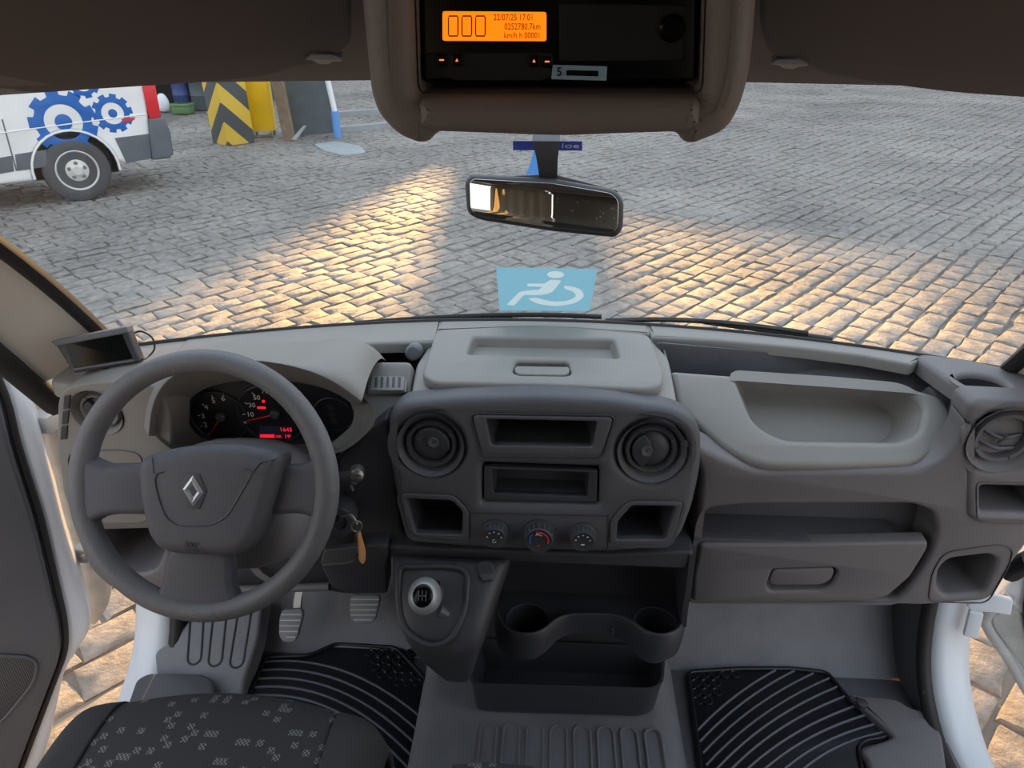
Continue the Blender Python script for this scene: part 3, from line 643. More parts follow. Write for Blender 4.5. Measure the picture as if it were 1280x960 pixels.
# passenger pod
PP = YZ(1.0, .70, .998, .93)
SLt = [(1227, 609), (1300, 611), (1300, 643), (1227, 641)]
a_, b_ = PP.px(1258, 551); VRR = .060
pod_loop = pxl(PP, [(1208, 518), (1213, 506), (1224, 501), (1300, 505), (1345, 517), (1360, 560), (1350, 650), (1300, 660), (1225, 657), (1211, 648), (1208, 600)], .02)
panel('passenger_pod', PP, pod_loop, 'mid', D, .05, .012, raw=True, holes=[[V((a_+VRR*math.cos(2*math.pi*i/32), b_+VRR*math.sin(2*math.pi*i/32))) for i in range(32)], pxl(PP, SLt, .006)], seg=4)
vent(PP.off(.006), 1258, 551, VRR, D, 'mid', 'dark', 2)
pocket('card_slot', PP.off(-.0118), SLt, 'mid', D, .08, .006, .92)
rim_line([(1221, 602), (1306, 604), (1306, 651), (1221, 649)], .01, .0012, 'dark', .0004, D, PP)
# dash corner panels up to the pillar feet, with the cup well on the passenger end
for sg in (1, -1):
    zz = .926 if sg > 0 else .920; pts = [(sg*.68, 1.07), (sg*.655, wb(.655)-.02), (sg*.74, wb(.72)-.02), (sg*.80, wb(.80)-.02), (sg*.845, 1.14), (sg*.85, 1.02), (sg*.80, 1.01), (sg*.71, 1.02)]
    pl = ZP(zz); hole = []
    if sg > 0: ha, hb = pl.px(1228, 478); hole = [[V((ha+.040*math.cos(2*math.pi*i/24), hb+.032*math.sin(2*math.pi*i/24))) for i in range(24)]]
    panel('dash_corner', pl, rnd(pts, .045), 'mid' if sg > 0 else 'light', D, .03, .01, holes=hole, raw=True)
    if sg > 0: pocket('cup_well', pl.off(-.0098), hole[0], 'black', D, .07, raw=True, scale=.9)
box('pod_body', (.72, 1.09, .72), (.87, 1.20, .90), 'mid', D, .01)
box('pod_body', (-.855, 1.07, .60), (-.72, 1.16, .89), 'light', D, .01)
# driver side: outer pod with vent
DPod = YZ(1.0, .70, .985, .93)
a_, b_ = DPod.px(121, 517); 
panel('driver_pod', DPod, pxl(DPod, [(72, 500), (82, 484), (120, 477), (168, 477), (199, 484), (214, 520), (214, 600), (196, 640), (180, 655), (97, 655), (80, 622), (71, 560)], .02), 'light', D, .07, .004, raw=True, holes=[[V((a_+.043*math.cos(2*math.pi*i/32), b_+.043*math.sin(2*math.pi*i/32))) for i in range(32)]])
dv = vent(DPod.off(.002), 121, 517, .043, D, 'light', 'mid', 1)
for k in range(3): panel('demister_slot', DPod.off(.002), [(80-1.8*k, 495+19*k), (88-1.8*k, 494+19*k), (86-1.5*k, 511+19*k), (78.5-1.8*k, 512+19*k)], 'black', D, .004, .001, r=.002)  # thin black plates: the shade inside the openings is put into their colour
rim_line([(85, 569), (98, 563), (150, 562), (172, 566), (178, 575), (178, 640), (100, 640), (88, 600)], .015, .0012, 'dark', .0004, D, DPod)
panel('pod_switch', DPod.off(.003), [(87, 573), (96, 573), (97, 592), (90, 594)], 'black', D, .004, .001, r=.003)
# lower left with open pocket
DL = YZ(1.02, .45, 1.0, .72)
PK = [(120, 664), (190, 662), (200, 668), (205, 690), (196, 712), (180, 718), (140, 716), (124, 700)]
panel('driver_lower_panel', DL, [(88, 640), (230, 632), (240, 700), (222, 735), (200, 742), (140, 738), (112, 712), (98, 680)], 'mid', D, .05, .008, r=.02, holes=[PK], hr=.014)
pocket('door_side_tray', DL.off(-.0078), PK, 'mid', D, .12, .014, .9)
# knee panel below the column
panel('knee_panel', YZ(1.08, .40, 1.03, .66), [(215, 640), (440, 640), (482, 690), (482, 700), (440, 745), (400, 738), (340, 735), (240, 730)], 'black', D, .03, .008, r=.02)
tube('knee_bracket', [on(285, 737, 'Y', 1.06), on(412, 733, 'Y', 1.06)], .009, 'mid', D, 8)
loft('knee_strut', [[on(x, y, 'Y', 1.055) for x, y in p] for p in ([(296, 690), (303, 688)], [(320, 720), (328, 716)], [(345, 735), (352, 732)])], 'mid', D, closed=False)
panel('fuse_cover', YZ(1.0, .40, .97, .64), [(400, 706), (436, 703), (450, 690), (452, 682), (484, 682), (484, 743), (440, 744), (414, 735)], 'black', D, .04, .006, r=.008)
panel('fuse_cover_lip', YZ(.995, .40, .965, .64).off(.004), [(400, 706), (436, 703), (449, 690), (451, 683), (405, 688)], 'dark', D, .01, .003, r=.006)
# dark wing between hood and centre panel
panel('column_wing', YZ(1.0, .55, 1.01, .88), [(424, 572), (484, 520), (490, 560), (505, 690), (440, 690), (446, 640), (425, 610)], 'black', D, .04, .006, r=.012)
panel('cowl_wing', YZ(1.0, .80, 1.10, .90), [(446, 500), (462, 452), (515, 452), (514, 500), (487, 512), (478, 524), (425, 566), (410, 556), (440, 530)], 'light', D, .03, .006, r=.012)
# small cover with five slots
CB = YZ(1.03, .862, 1.115, .902).off(.004)
cb = panel('slotted_cover', CB, [(461, 458), (511, 458), (508, 490), (459, 490)], 'light', D, .008, .002, r=.003)
panel('slotted_face', CB.off(.003), [(464, 470), (506, 470), (505, 488), (462, 488)], 'light', cb, .005, .0015, r=.002)
panel('slotted_recess', CB.off(.0006), [(465, 460), (508, 460), (508, 468), (464, 468)], 'light', cb, .002, .0005, r=.002)
for k in range(5): panel('slot', CB.off(.0036), [(469+7.2*k, 471), (472.2+7.2*k, 471), (471.6+7.2*k, 484), (468.4+7.2*k, 484)], 'black', cb, .002, .0004, r=.001)  # flat black plates colour in the dark of the slot openings
# instrument binnacle
HF, HB = .955, 1.09
rim = [(186, 545), (188, 515), (197, 487), (220, 464), (262, 451), (320, 449), (375, 459), (412, 474), (438, 492), (452, 503)]
sil = [(172, 520), (176, 490), (188, 462), (228, 441), (280, 434), (325, 441), (368, 440), (405, 433), (446, 440), (463, 462)]
inn = [(214, 545), (216, 528), (222, 510), (240, 492), (275, 478), (325, 473), (372, 477), (408, 485), (432, 498), (443, 508)]
def L3(pts, Y): return [on(x, y, 'Y', Y) for x, y in pts]
r0 = L3(inn, 1.06); r1 = L3(rim, HF+.012); r2 = L3([(a[0]*.7+b[0]*.3, a[1]*.7+b[1]*.3-1) for a, b in zip(rim, sil)], HF+.02); r3 = L3(sil, HB-.04); r4 = [p+V((0, .09, -.012)) for p in r3]; r5 = [p+V((0, .14, -.07)) for p in r3]
hood = loft('instrument_hood', [r0, L3(rim, HF+.008), r1, r2, r3, r4, r5], 'light', D, closed=False, sub=2, sharp=90)
# bezel cone round the dials
oval = [(233, 522), (238, 500), (262, 483), (300, 475), (345, 473), (392, 478), (428, 490), (441, 512), (438, 535), (420, 551), (380, 555), (330, 557), (285, 555), (250, 546)]
outr = [(186, 524), (192, 492), (224, 466), (285, 455), (345, 455), (400, 468), (446, 490), (470, 520), (455, 545), (425, 565), (380, 572), (330, 574), (255, 572), (205, 556)]
A_ = resample(crom(L3(oval, 1.075), 5, True), 48); B_ = resample(crom(L3(outr, .985), 5, True), 48)
loft('dial_surround', [B_, [a.lerp(b, .5)+V((0, .01, 0)) for a, b in zip(B_, A_)], A_], 'light', D, cap=(False, False), sharp=90)
CF = YZ(1.082, .75, 1.074, .9)
cl = panel('instrument_cluster', CF, oval, 'dial', D, .01, .001, r=.02)
def dial(px, py, rpx, ring='dialring'):
    a, b = CF.px(px, py); r = abs(CF.px(px+rpx, py)[0]-a)
    d = lathe('dial', CF, a, b, [(r, .0), (r*.99, .004), (r*.955, .005), (r*.93, .001), (0, .001)], ring, cl, 36); lathe('dial_face', CF, a, b, [(r*.93, .0012), (0, .0014)], 'dial', d, 32); return d, a, b, r
d1, a, b, r = dial(274, 520, 37)
def ptr(d, a, b, r, px, py, tipx, tipy):
    t = CF.px(tipx, tipy); tube('needle', [CF.w(a, b, .006), CF.w(*t, .005)], [.0016, .0007], 'redink', d, 5); lathe('needle_hub', CF, a, b, [(.009, .001), (.009, .008), (.006, .011), (0, .011)], 'black', d, 16)
CX = CF.off(.002)
ptr(d1, *CF.px(277, 519), r, 0, 0, 264, 542)
for s_, x, y in (('2', 257, 531), ('3', 254, 520), ('4', 258, 509), ('5', 267, 501), ('6', 279, 498)): text(s_, CX, x, y, 6, 'dialink', d1)
for x0, y0, x1, y1 in ((250, 533, 253, 532.5), (247, 519.5, 250, 519.5), (253, 505, 255.5, 507), (264.5, 494.5, 266, 497.5), (279.5, 491, 279.5, 495), (259, 544, 261, 541.5)): tube('tick', [CX.w(*CX.px(x0, y0)), CX.w(*CX.px(x1, y1))], .0007, 'dialink', d1, 4)
d2, a, b, r = dial(340, 517, 43)
ptr(d2, *CF.px(345, 516), r, 0, 0, 306, 525)
for s_, x, y in (('10', 313, 518), ('30', 315, 506.5), ('50', 321, 497), ('70', 331, 489)): text(s_, CX, x, y, 5.5, 'dialink', d2)
for x0, y0, x1, y1 in ((303, 518, 308, 517.5), (305.5, 503.5, 310, 505), (315, 491, 318.5, 494), (327, 482, 329, 486), (337, 484, 341, 487), (372, 518, 376, 518.5)): tube('tick', [CX.w(*CX.px(x0, y0)), CX.w(*CX.px(x1, y1))], .0008, 'dialink', d2, 4)
tube('tick', [CX.w(*CX.px(353, 497)), CX.w(*CX.px(356, 499))], .001, 'redink', d2, 4)
tube('warning_light', [CX.w(*CX.px(322, 509.5)), CX.w(*CX.px(332, 509.5))], .0024, 'redlit', d2, 6)
lathe('warning_light', CX, *CX.px(329.5, 501.5), [(.0028, 0), (.0028, .0012), (.0018, .0012), (.0018, 0)], 'redlit', d2, 14); text('km/h', CX, 308.5, 528, 2, 'dialink', d2)
lc = panel('trip_display', CX.off(.001), [(324, 533), (366, 534), (365, 548.5), (323, 548)], 'lens', d2, .002, .0004, r=.001)
text('1643', CX.off(.0012), 357.5, 537, 4.6, 'redlit', lc); text("19'", CX.off(.0012), 360, 545.5, 4.2, 'redlit', lc); panel('display_bar', CX.off(.0014), [(325, 543), (343, 543.2), (343, 547.4), (325, 547)], 'redlit', lc, .001, .0002, r=.0005); text('OK', CX.off(.0012), 348.5, 545.5, 3, 'redlit', lc)
d3, a, b, r = dial(417, 517, 25)
for k in range(3): lathe('warning_symbol', CX, *CX.px(415+2*(k == 1)+5*(k == 2)-2, 509+8.5*k), [(.0062, 0), (.0062, .001), (.0054, .001), (.0054, 0)], 'dialring', d3, 20)
# ------------------------------------------------------------------ lower console
panel('console_back', YZ(1.11, .38, 1.10, .66), [V((-.27, 0)), V((.275, 0)), V((.275, .27)), V((-.27, .27))], 'black', D, .02, .004, raw=True)
panel('console_lintel', YZ(.985, .60, .98, .66), [(484, 683), (600, 688), (760, 694), (868, 690), (866, 702), (858, 712), (640, 703), (484, 698)], 'black', D, .12, .006, r=.008)
panel('console_back', YZ(1.20, .04, 1.20, .45), [V((-.26, 0)), V((.27, 0)), V((.27, .45)), V((-.26, .45))], 'black', D, .01, .001, raw=True)
# flange at the right end
fl_pts = [on(866, 692, 'Y', .985), on(862, 730, 'Y', .985), on(857, 760, 'Y', 1.0)]
loft('console_flange', [[p+V((-.006, -.004, 0)), p+V((.004, -.004, 0)), p+V((.004, .16, 0)), p+V((-.006, .16, 0))] for p in crom(fl_pts+[on(855, 782, 'Z', .40)], 3)], 'black', D, sharp=60)
# cup tray with a wavy front
zr = .415
fr = [(621, 762), (626, 777), (640, 788), (660, 791), (678, 786), (696, 772), (715, 766.5), (745, 766), (768, 767), (788, 774), (808, 788), (830, 792), (848, 784), (856, 765)]
fr3 = crom([on(x, y, 'Z', zr) for x, y in fr], 4)
tl = ZP(zr-.016); body = [V((p.x, p.y)) for p in fr3]+[V((fr3[-1].x, 1.15)), V((fr3[0].x, 1.15))]
cupc = [tl.px(659, 775), tl.px(819, 779)]
ct = panel('cup_tray', tl, body, 'black', D, .012, .002, raw=True, holes=[circ(*c, .042, 28) for c in cupc])
for c in cupc: pocket('cup_well', tl.off(-.001), circ(*c, .042, 28), 'black', ct, .07, raw=True, scale=.88); tube('cup_rim', [tl.w(c[0]+.0425*math.cos(q), c[1]+.0425*math.sin(q), .0005) for q in [2*math.pi*i/28 for i in range(28)]], .0014, 'dark', ct, 5, closed=True)
def wall(path, z0, z1, th, name, m, par, bulge=.0, drop=None):
    rings = []; n = len(path)
    for i, p in enumerate(path):
        t = path[min(i+1, n-1)]-path[max(i-1, 0)]; t.z = 0; t.normalize(); nm = V((t.y, -t.x, 0))   # outward for a left-to-right path
        zb = z0(i/(n-1)) if callable(z0) else z0
        ring = []
        for s, z in ((0, zb), (th*.5, zb+.0), (th*.5+bulge, (zb+z1)/2), (th*.5, z1-.003), (th*.2, z1), (-th*.2, z1), (-th*.5, z1-.003), (-th*.5, zb)): ring.append(V((p.x, p.y, z))+nm*s)
        rings.append(ring)
    return loft(name, rings, m, par, sharp=60)
wall(fr3, lambda t: zr-.07+.018*math.exp(-((t-.5)/.17)**2), zr, .008, 'tray_front', 'black', ct, .002)
text('S', Pl(fr3[26]+V((0, -.008, -.035)), (1, 0, 0), (0, .2, 1)), 766, 789, 7, 'dark', ct, ext=.0008)
# open bin standing on the floor
zb = .165
fl2 = [on(x, y, 'Z', zb) for x, y in ((590, 847), (601, 853.5), (690, 855), (770, 857), (812, 858), (826, 850), (832, 818))]
y1 = 1.19; top = rnd([(fl2[0].x-.006, y1), (fl2[0].x-.004, fl2[1].y-.002, .02), (fl2[4].x+.028, fl2[4].y-.004, .035), (fl2[6].x+.004, y1)], .01, 6)
cb_ = sum(top, V((0, 0)))/len(top)
def ringz(s, z, dy=0): return [V((cb_.x+(p.x-cb_.x)*s, cb_.y+(p.y-cb_.y)*s+dy, z)) for p in top]
loft('storage_bin', [ringz(.90, ctr_z+.004, .008), ringz(.955, ctr_z+.02, .003), ringz(.99, zb-.012), ringz(1.005, zb-.004), ringz(1.0, zb), ringz(.975, zb), ringz(.965, zb-.006), ringz(.90, ctr_z+.012, .008)], 'black', D, sharp=50)
# gear console
def grow(y, Y, xl, xr, back, zd):
    l = on(xl, y, 'Y', Y); r = on(xr, y, 'Y', Y); z = (l.z+r.z)/2; d = r.x-l.x
    return [(l.x+.004, Y+back, z-zd), (l.x-.003, Y+back*.25, z-zd*.25-.004), (l.x+.006, Y+.004, z-.001), (l.x+d*.3, Y, z), (l.x+d*.7, Y, z), (r.x-.006, Y+.004, z-.001), (r.x+.003, Y+back*.25, z-zd*.25-.004), (r.x-.004, Y+back, z-zd)]
gc = loft('gear_console', [grow(694, 1.0, 486, 640, .10, .0), grow(697, .975, 486, 640, .12, .05), grow(703, .962, 486, 637, .12, .08), grow(735, .925, 486, 626, .14, .10), grow(775, .885, 489, 612, .16, .10), grow(806, .862, 500, 604, .16, .08), grow(822, .858, 511, 599, .16, .04), grow(840, .875, 530, 593, .15, .02), grow(852, .905, 548, 590, .13, .0), grow(853, .96, 552, 588, .08, -.0)], 'black', D, closed=False, sub=2, sharp=90)
GT = Pl(on(540, 760, 'Y', .9)+V((0, 0, 0)), (1, 0, 0), (0, .12, .115))
# gate surround: raised lip and sunk boot
def gpt(x, y, lift=0):
    t = (y-703)/(806-703); Y = .962+(.862-.962)*t; p = on(x, y, 'Y', Y); return p+V((0, -.62, .78))*lift
lipl = [(500, 714), (520, 709), (565, 709), (583, 716), (584, 735), (580, 765), (566, 795), (548, 806), (530, 804), (510, 790), (500, 765)]
lip = crom([gpt(x, y, .004) for x, y in lipl], 4, True)
tube('gate_lip', lip, .0055, 'black', gc, 8, closed=True)
c0 = sum(lip, V())/len(lip)
loft('gear_boot', [lip, [c0.lerp(p, .86)+V((0, .012, -.018)) for p in lip], [c0.lerp(p, .58)+V((0, .012, -.018)) for p in lip], [c0.lerp(p, .30)+V((.0, .005, .006)) for p in lip], [c0.lerp(p, .16)+V((0, .01, .03)) for p in lip]], 'knobdk', gc, cap=(False, False), sharp=80)
panel('console_switch', Pl(gpt(606, 714, .006), (1, 0, 0), (0, .6, .7)), [(597, 703), (606, 700), (614, 702), (618, 712), (617, 726), (602, 728), (597, 716)], 'black', gc, .012, .003, r=.006)
panel('switch_rocker', Pl(gpt(606, 714, .0075), (1, 0, 0), (0, .6, .7)), [(600, 718), (615, 717), (616, 724), (603, 726)], 'dark', gc, .004, .001, r=.003)
# gear lever
kc = on(531, 745, 'Z', .625)
gl_ = thing('gear_lever', c0, 'gear lever with ball knob, silver collar and dark cap, in the dashboard console', 'gear lever')
tube('lever', [c0+V((0, .01, .0)), kc+V((.0, .012, -.03))], [.012, .010], 'knobdk', gl_, 12)
loft('lever_collar', [[p+V((.012, 0, -.03)) for p in r] for r in tube_geo([kc+V((.008, .01, -.012)), kc+V((.022, .01, -.022))], [.010, .007], 8)], 'dark', gl_)
kd = (CAM-kc).normalized(); kv = Pl(kc, (1, 0, 0), V((0, .55, .84)))
ku = Pl(kc, V((1, 0, 0)), V((0, kd.z, -kd.y)))
kb = lathe('gear_knob', ku, 0, 0, [(.0001, -.036), (.012, -.034), (.020, -.026), (.0265, -.010), (.0275, .002), (.025, .014), (.019, .0225), (.0165, .0235)], 'knob', gl_, 32, sy=1.12)
lathe('knob_cap', ku, 0, 0, [(.0172, .0225), (.0160, .0240), (.009, .0262), (0, .0268)], 'gloss', kb, 28, sy=1.12)
for x in (-.006, 0, .006): tube('shift_pattern', [ku.w(x, -.008, .0262), ku.w(x, .008, .0262)], .0007, 'label', kb, 4)
tube('shift_pattern', [ku.w(-.006, 0, .0265), ku.w(.006, 0, .0265)], .0007, 'label', kb, 4)
# ------------------------------------------------------------------ steering column and wheel
WC = V((-.499, .822, .86)); BT = R(27); WN = V((0, -math.cos(BT), math.sin(BT)))
WP = Pl(WC, (1, 0, 0), WN.cross(V((1, 0, 0))))
sc_ = thing('steering_column', WC-WN*.25, 'grey plastic steering column shroud behind the wheel', 'steering column')
ax = lambda d, x=0, y=0: WC-WN*d+WP.u*x+WP.v*y
loft('column_shroud', [[ax(d, s*cx, yy) for cx, yy in ((-.10, .04), (-.05, .06), (.06, .06), (.11, .04), (.15, -.03), (.15, -.11), (.10, -.145), (-.10, -.145), (-.15, -.11), (-.14, -.03))] for d, s in ((.055, .62), (.065, .72), (.12, .95), (.20, 1.0))], 'mid', sc_, sub=1, sharp=80)
tube('column_tube', [ax(.0), ax(.08)], .035, 'black', sc_, 16)
# wiper stalk on the right
st = crom([on(420, 598, 'Y', .95), on(432, 598, 'Y', .94), on(441, 597, 'Y', .93), on(446, 596, 'Y', .928)], 3)
stk = tube('wiper_stalk', [ax(.12, .05, .02)]+st[:-2], .012, 'black', sc_, 12)
sn = (st[-1]-st[-4]).normalized(); SP = Pl(st[-1], V((0, 0, 1)).cross(sn)*1.0, (0, 0, 1)); 
lathe('stalk_end', Pl(on(446, 594, 'Y', .925), (1, .25, 0), (0, .3, 1)), 0, 0, [(.012, -.022), (.0125, -.004), (.011, .003), (.006, .0065), (0, .007)], 'steel', stk, 20)
tube('stalk_slot', [on(441, 594.5, 'Y', .916), on(451, 594.5, 'Y', .916)], .001, 'black', stk, 4)
tube('stalk_trigger', [on(436, 602, 'Y', .925), on(441, 613, 'Y', .925)], .003, 'dark', stk, 6)
# ignition lock
IG = Pl(on(424, 652, 'Y', .955), (1, .2, 0), (0, .2, 1)); 
lathe('ignition_lock', IG, 0, 0, [(.030, -.05), (.030, .0), (.026, .006), (.014, .006), (.012, .0), (0, .0)], 'black', sc_, 24)
ky = thing('ignition_key', on(436, 652, 'Y', .93), 'steel ignition key with a tan wooden tag hanging from its ring', 'key')
k0 = IG.w(0, 0, -.004); kp = crom([k0, on(430, 644, 'Y', .935), on(440, 645, 'Y', .925), on(446, 655, 'Y', .922)], 4)
tube('key_shank', kp, .0032, 'steel', ky, 8)
tube('key_ring', [on(446, 658, 'Y', .921)+V((.008*math.cos(q), .003*math.cos(q), .011*math.sin(q))) for q in [2*math.pi*i/18 for i in range(18)]], .0016, 'steel', ky, 6, closed=True)
TG = Pl(on(452, 686, 'Y', .92), (.85, .5, 0), (0, 0, 1))
panel('key_tag', TG, [(447, 667), (451, 664.5), (457.5, 689), (457, 702), (453.5, 706), (450, 703)], 'tan', ky, .006, .0015, r=.003)
# steering wheel
sw = thing('steering_wheel', WC, 'three spoke grey steering wheel with airbag cover and diamond emblem', 'steering wheel')
RR = .1835
def rim_mesh():
    rings = []; n = 72; k = 14
    for i in range(n):
        q = 2*math.pi*i/n; rad = WP.u*math.cos(q)+WP.v*math.sin(q); c = WC+rad*RR; s = 1.0
        g = .5+.5*math.cos(2*(q-.0)); thick = .0165+.0022*max(0, math.cos(q*2))**4
        rings.append([c+rad*(thick*math.cos(t))+WP.n*(.0185*math.sin(t)) for t in [2*math.pi*j/k for j in range(k)]])
    rings.append(rings[0]); vv = rings
    return loft('rim', vv, 'wheel', sw, cap=(False, False), sharp=90)
rim_mesh()
S0 = WP.off(.014)
panel('spoke', S0, [(96, 566), (116, 577), (128, 582), (185, 580), (190, 645), (140, 644), (118, 650), (98, 668)], 'pad', sw, .026, .011, r=.02, seg=4)
panel('spoke', S0, [(325, 585), (358, 582), (378, 582), (392, 572), (408, 560), (412, 660), (396, 655), (384, 646), (370, 643), (325, 646)], 'pad', sw, .026, .011, r=.02, seg=4)
panel('spoke', S0.off(-.004), [(206, 685), (286, 685), (288, 735), (296, 752), (290, 765), (190, 765), (184, 754), (200, 735)], 'pad', sw, .024, .010, r=.025, seg=4)
AB = WP.off(.042)
abl = [(168, 583), (176, 571), (200, 564), (250, 557), (290, 556), (330, 562), (347, 569), (349, 577), (340, 612), (327, 655), (314, 682), (298, 695), (278, 698), (215, 695), (196, 690), (181, 672), (170, 625)]
ab = panel('airbag_cover', AB, abl, 'pad', sw, .05, .018, r=.02, seg=5)
tube('cover_seam', [AB.w(*p, .0002) for p in rnd([AB.px(*p) for p in [(190, 569), (192, 590), (197, 620), (208, 648, .03), (222, 657, .02), (264, 657, .02), (284, 646, .03), (305, 610), (318, 586, .03), (345, 574)]][1:-1], .02)], .0013, 'black', ab, 5)
tube('cover_seam', [AB.w(*AB.px(189, 571), -.001), AB.w(*AB.px(192, 592), .0002)], .0013, 'black', ab, 5)
tube('cover_seam', [AB.w(*AB.px(316, 590), .0002), AB.w(*AB.px(326, 578), .0002), AB.w(*AB.px(345, 574), -.003)], .0013, 'black', ab, 5)
panel('cover_mark', AB.off(.0006), [(321, 592), (333, 592), (333, 594.5), (321, 594.5)], 'black', ab, .002, .0004, r=.001)
# diamond emblem: open lozenge of folded chrome bands
ex, ey = AB.px(242, 613.5); hw, hh = .0195, .0245; rot = -.06
def E(p, q, z): return AB.w(ex+p*math.cos(rot)-q*math.sin(rot), ey+p*math.sin(rot)+q*math.cos(rot), z)
bed = panel('emblem_bed', AB.off(.0012), [V((ex+p*math.cos(rot)-q*math.sin(rot), ey+p*math.sin(rot)+q*math.cos(rot))) for p, q in ((-hw*1.0, .0), (-hw*.55, hh), (hw*.35, hh), (hw*1.0, .0), (hw*.55, -hh), (-hw*.35, -hh))], 'black', ab, .003, .0006, raw=True)
def quad(pts, name='emblem'):
    vv = [E(*p) for p in pts]; n = len(vv); return meshw(name, vv, [tuple(range(n))], 'chrome', bed, None)
O = [(-hw*.92, 0), (-hw*.02, hh*.93), (hw*.92, 0), (hw*.02, -hh*.93)]; O = [(-hw*.78, .001), (-.002, hh*.9), (hw*.78, -.001), (.002, -hh*.9)]
I = [(-hw*.30, .001), (-.001, hh*.36), (hw*.30, -.001), (.001, -hh*.36)]
for i in range(4):
    j = (i+1) % 4; mid0 = ((O[i][0]+I[i][0])/2, (O[i][1]+I[i][1])/2); mid1 = ((O[j][0]+I[j][0])/2, (O[j][1]+I[j][1])/2)
    quad([(*O[i], .0014), (*O[j], .0014), (*mid1, .0045), (*mid0, .0045)]); quad([(*mid0, .0045), (*mid1, .0045), (*I[j], .0014), (*I[i], .0014)])
text('SRP', AB, 240, 681, 6.5, 'black', ab, sx=1.2, ext=.0006); text('AIRBAG', AB, 240, 688.5, 4, 'black', ab, sx=1.25, ext=.0006)
# ------------------------------------------------------------------ monitor on the dash
MN = Pl(on(121, 437, 'Y', 1.03), V((.94, .30, .0)), V((-.06, .28, .95)))
mo = thing('reversing_monitor', MN.w(0, -.05, -.02), 'small grey reversing monitor on a stand beside the windscreen pillar', 'monitor')
mo_l = [(66, 426), (158, 409), (176, 452), (92, 467)]
case = panel('monitor_case', MN, mo_l, 'black', mo, .028, .004, r=.004)
panel('monitor_hood', MN.off(.004), [(63, 427), (158, 408), (161, 416), (70, 433)], 'label', case, .034, .002, r=.002)
panel('screen', MN.off(.0012), [(80, 428), (152, 417), (166, 448), (92, 460)], 'screen', case, .002, .0005, r=.001)
panel('bezel_edge', MN.off(.0016), [(91, 461), (167, 449.5), (167.5, 451.5), (92, 463)], 'label', case, .002, .0004, r=.0008)
sb = ZP(.926); panel('stand_foot', sb, [(112, 472), (150, 464), (158, 459), (150, 456), (115, 464)], 'black', mo, .006, .002, r=.004)
tube('stand_stem', [MN.w(*MN.px(132, 458), -.012), on(133, 466, 'Z', .926)], .009, 'black', mo, 10)
cbl = crom([MN.w(*MN.px(176, 450), -.01), on(184, 447, 'Y', 1.10), on(193, 436, 'Y', 1.12), on(190, 422, 'Y', 1.13), on(176, 414, 'Y', 1.13), on(164, 418, 'Y', 1.12)], 6)
tube('cable', cbl, .0018, 'seal', mo, 6)
# ------------------------------------------------------------------ pedals
def pedal(lab, pad, groove_y, arm, Y, name):
    pl = Pl(on(*pad[0], 'Y', Y), (1, 0, 0), (0, .55, .85)); c = [sum(p[i] for p in pad)/len(pad) for i in (0, 1)]
    t = thing(name, pl.w(*pl.px(*c)), lab, 'pedal')
    pd = panel('pedal_pad', pl, pad, 'rubber', t, .012, .003, r=.008)
    for y, x0, x1 in groove_y: tube('tread_bar', [pl.w(*pl.px(x0, y), .001), pl.w(*pl.px(x1, y), .001)], .0022, 'hinge', pd, 5)  # bars paler than the pad, the tread's highlight painted into their colour
    loft('pedal_arm', [[p+V((-.009, 0, 0)), p+V((.009, 0, 0)), p+V((.009, .02, .008)), p+V((-.009, .02, .008))] for p in [pl.w(*pl.px(*arm[0]), -.012)]+[on(x, y, 'Y', Y+dy) for (x, y), dy in zip(arm[1:], (.03, .05, .03))]], 'steel', t)
pedal('ribbed clutch pedal hanging on a bare steel arm', [(353, 762), (377, 761), (379, 768), (372, 796), (367, 803), (354, 803), (348, 794), (349, 772)], [(768, 352, 377), (775, 350, 376), (782, 349.5, 374.5), (789, 350, 372.5), (796, 358, 370)], [(368, 770), (372, 748), (376, 730), (380, 700)], 1.25, 'clutch_pedal')
pedal('wide ribbed brake pedal beside the gear console', [(440, 744), (474, 744), (475, 750), (469, 776), (463, 780), (443, 780), (437, 770), (437, 752)], [(749, 439, 474), (755.5, 438, 473), (762, 438, 471), (768.5, 439, 470), (774.5, 442, 465)], [(455, 750), (452, 735), (450, 715), (448, 690)], 1.30, 'brake_pedal')
# ------------------------------------------------------------------ driver foot rest and step trims
FR = YZ(1.08, .02, 1.40, .22)
frt = panel('foot_rest', FR, [(198, 868), (192, 815), (215, 800), (240, 770), (262, 745), (330, 742), (322, 800), (305, 850), (302, 880), (270, 900), (200, 900)], 'rubber', fl, .06, .010, r=.015)
for x0, y0, x1, y1 in ((247, 762, 243, 822), (276, 757, 269, 824), (308, 752, 296, 826)):
    a0 = V(FR.px(x0, y0)); a1 = V(FR.px(x1, y1)); d = (a0-a1).normalized(); n_ = V((-d.y, d.x))*.0165
    lp = [a0+n_, a1+n_]+[a1+n_*math.cos(q)-d*.0165*math.sin(q) for q in [math.pi*i/8 for i in range(1, 8)]]+[a1-n_, a0-n_]
    tube('foot_rest_groove', [FR.w(p.x, p.y, .0008) for p in lp], .0026, 'black', frt, 5)
panel('step_trim', ZP(.075), [(170, 848), (185, 840), (255, 841), (268, 850), (270, 880), (262, 905), (150, 905)], 'dark', fl, .07, .010, r=.02)
panel('step_trim', ZP(.03), [(1060, 866), (1120, 872), (1140, 884), (1172, 890), (1180, 930), (1188, 985), (1090, 985), (1085, 950), (1075, 935), (1118, 920)], 'mid', fl, .04, .010, r=.012)
lathe('mat_stud', ZP(.034), *ZP(.034).px(1078, 878), [(.012, -.01), (.012, 0), (.006, .002), (0, .002)], 'black', fl, 16)
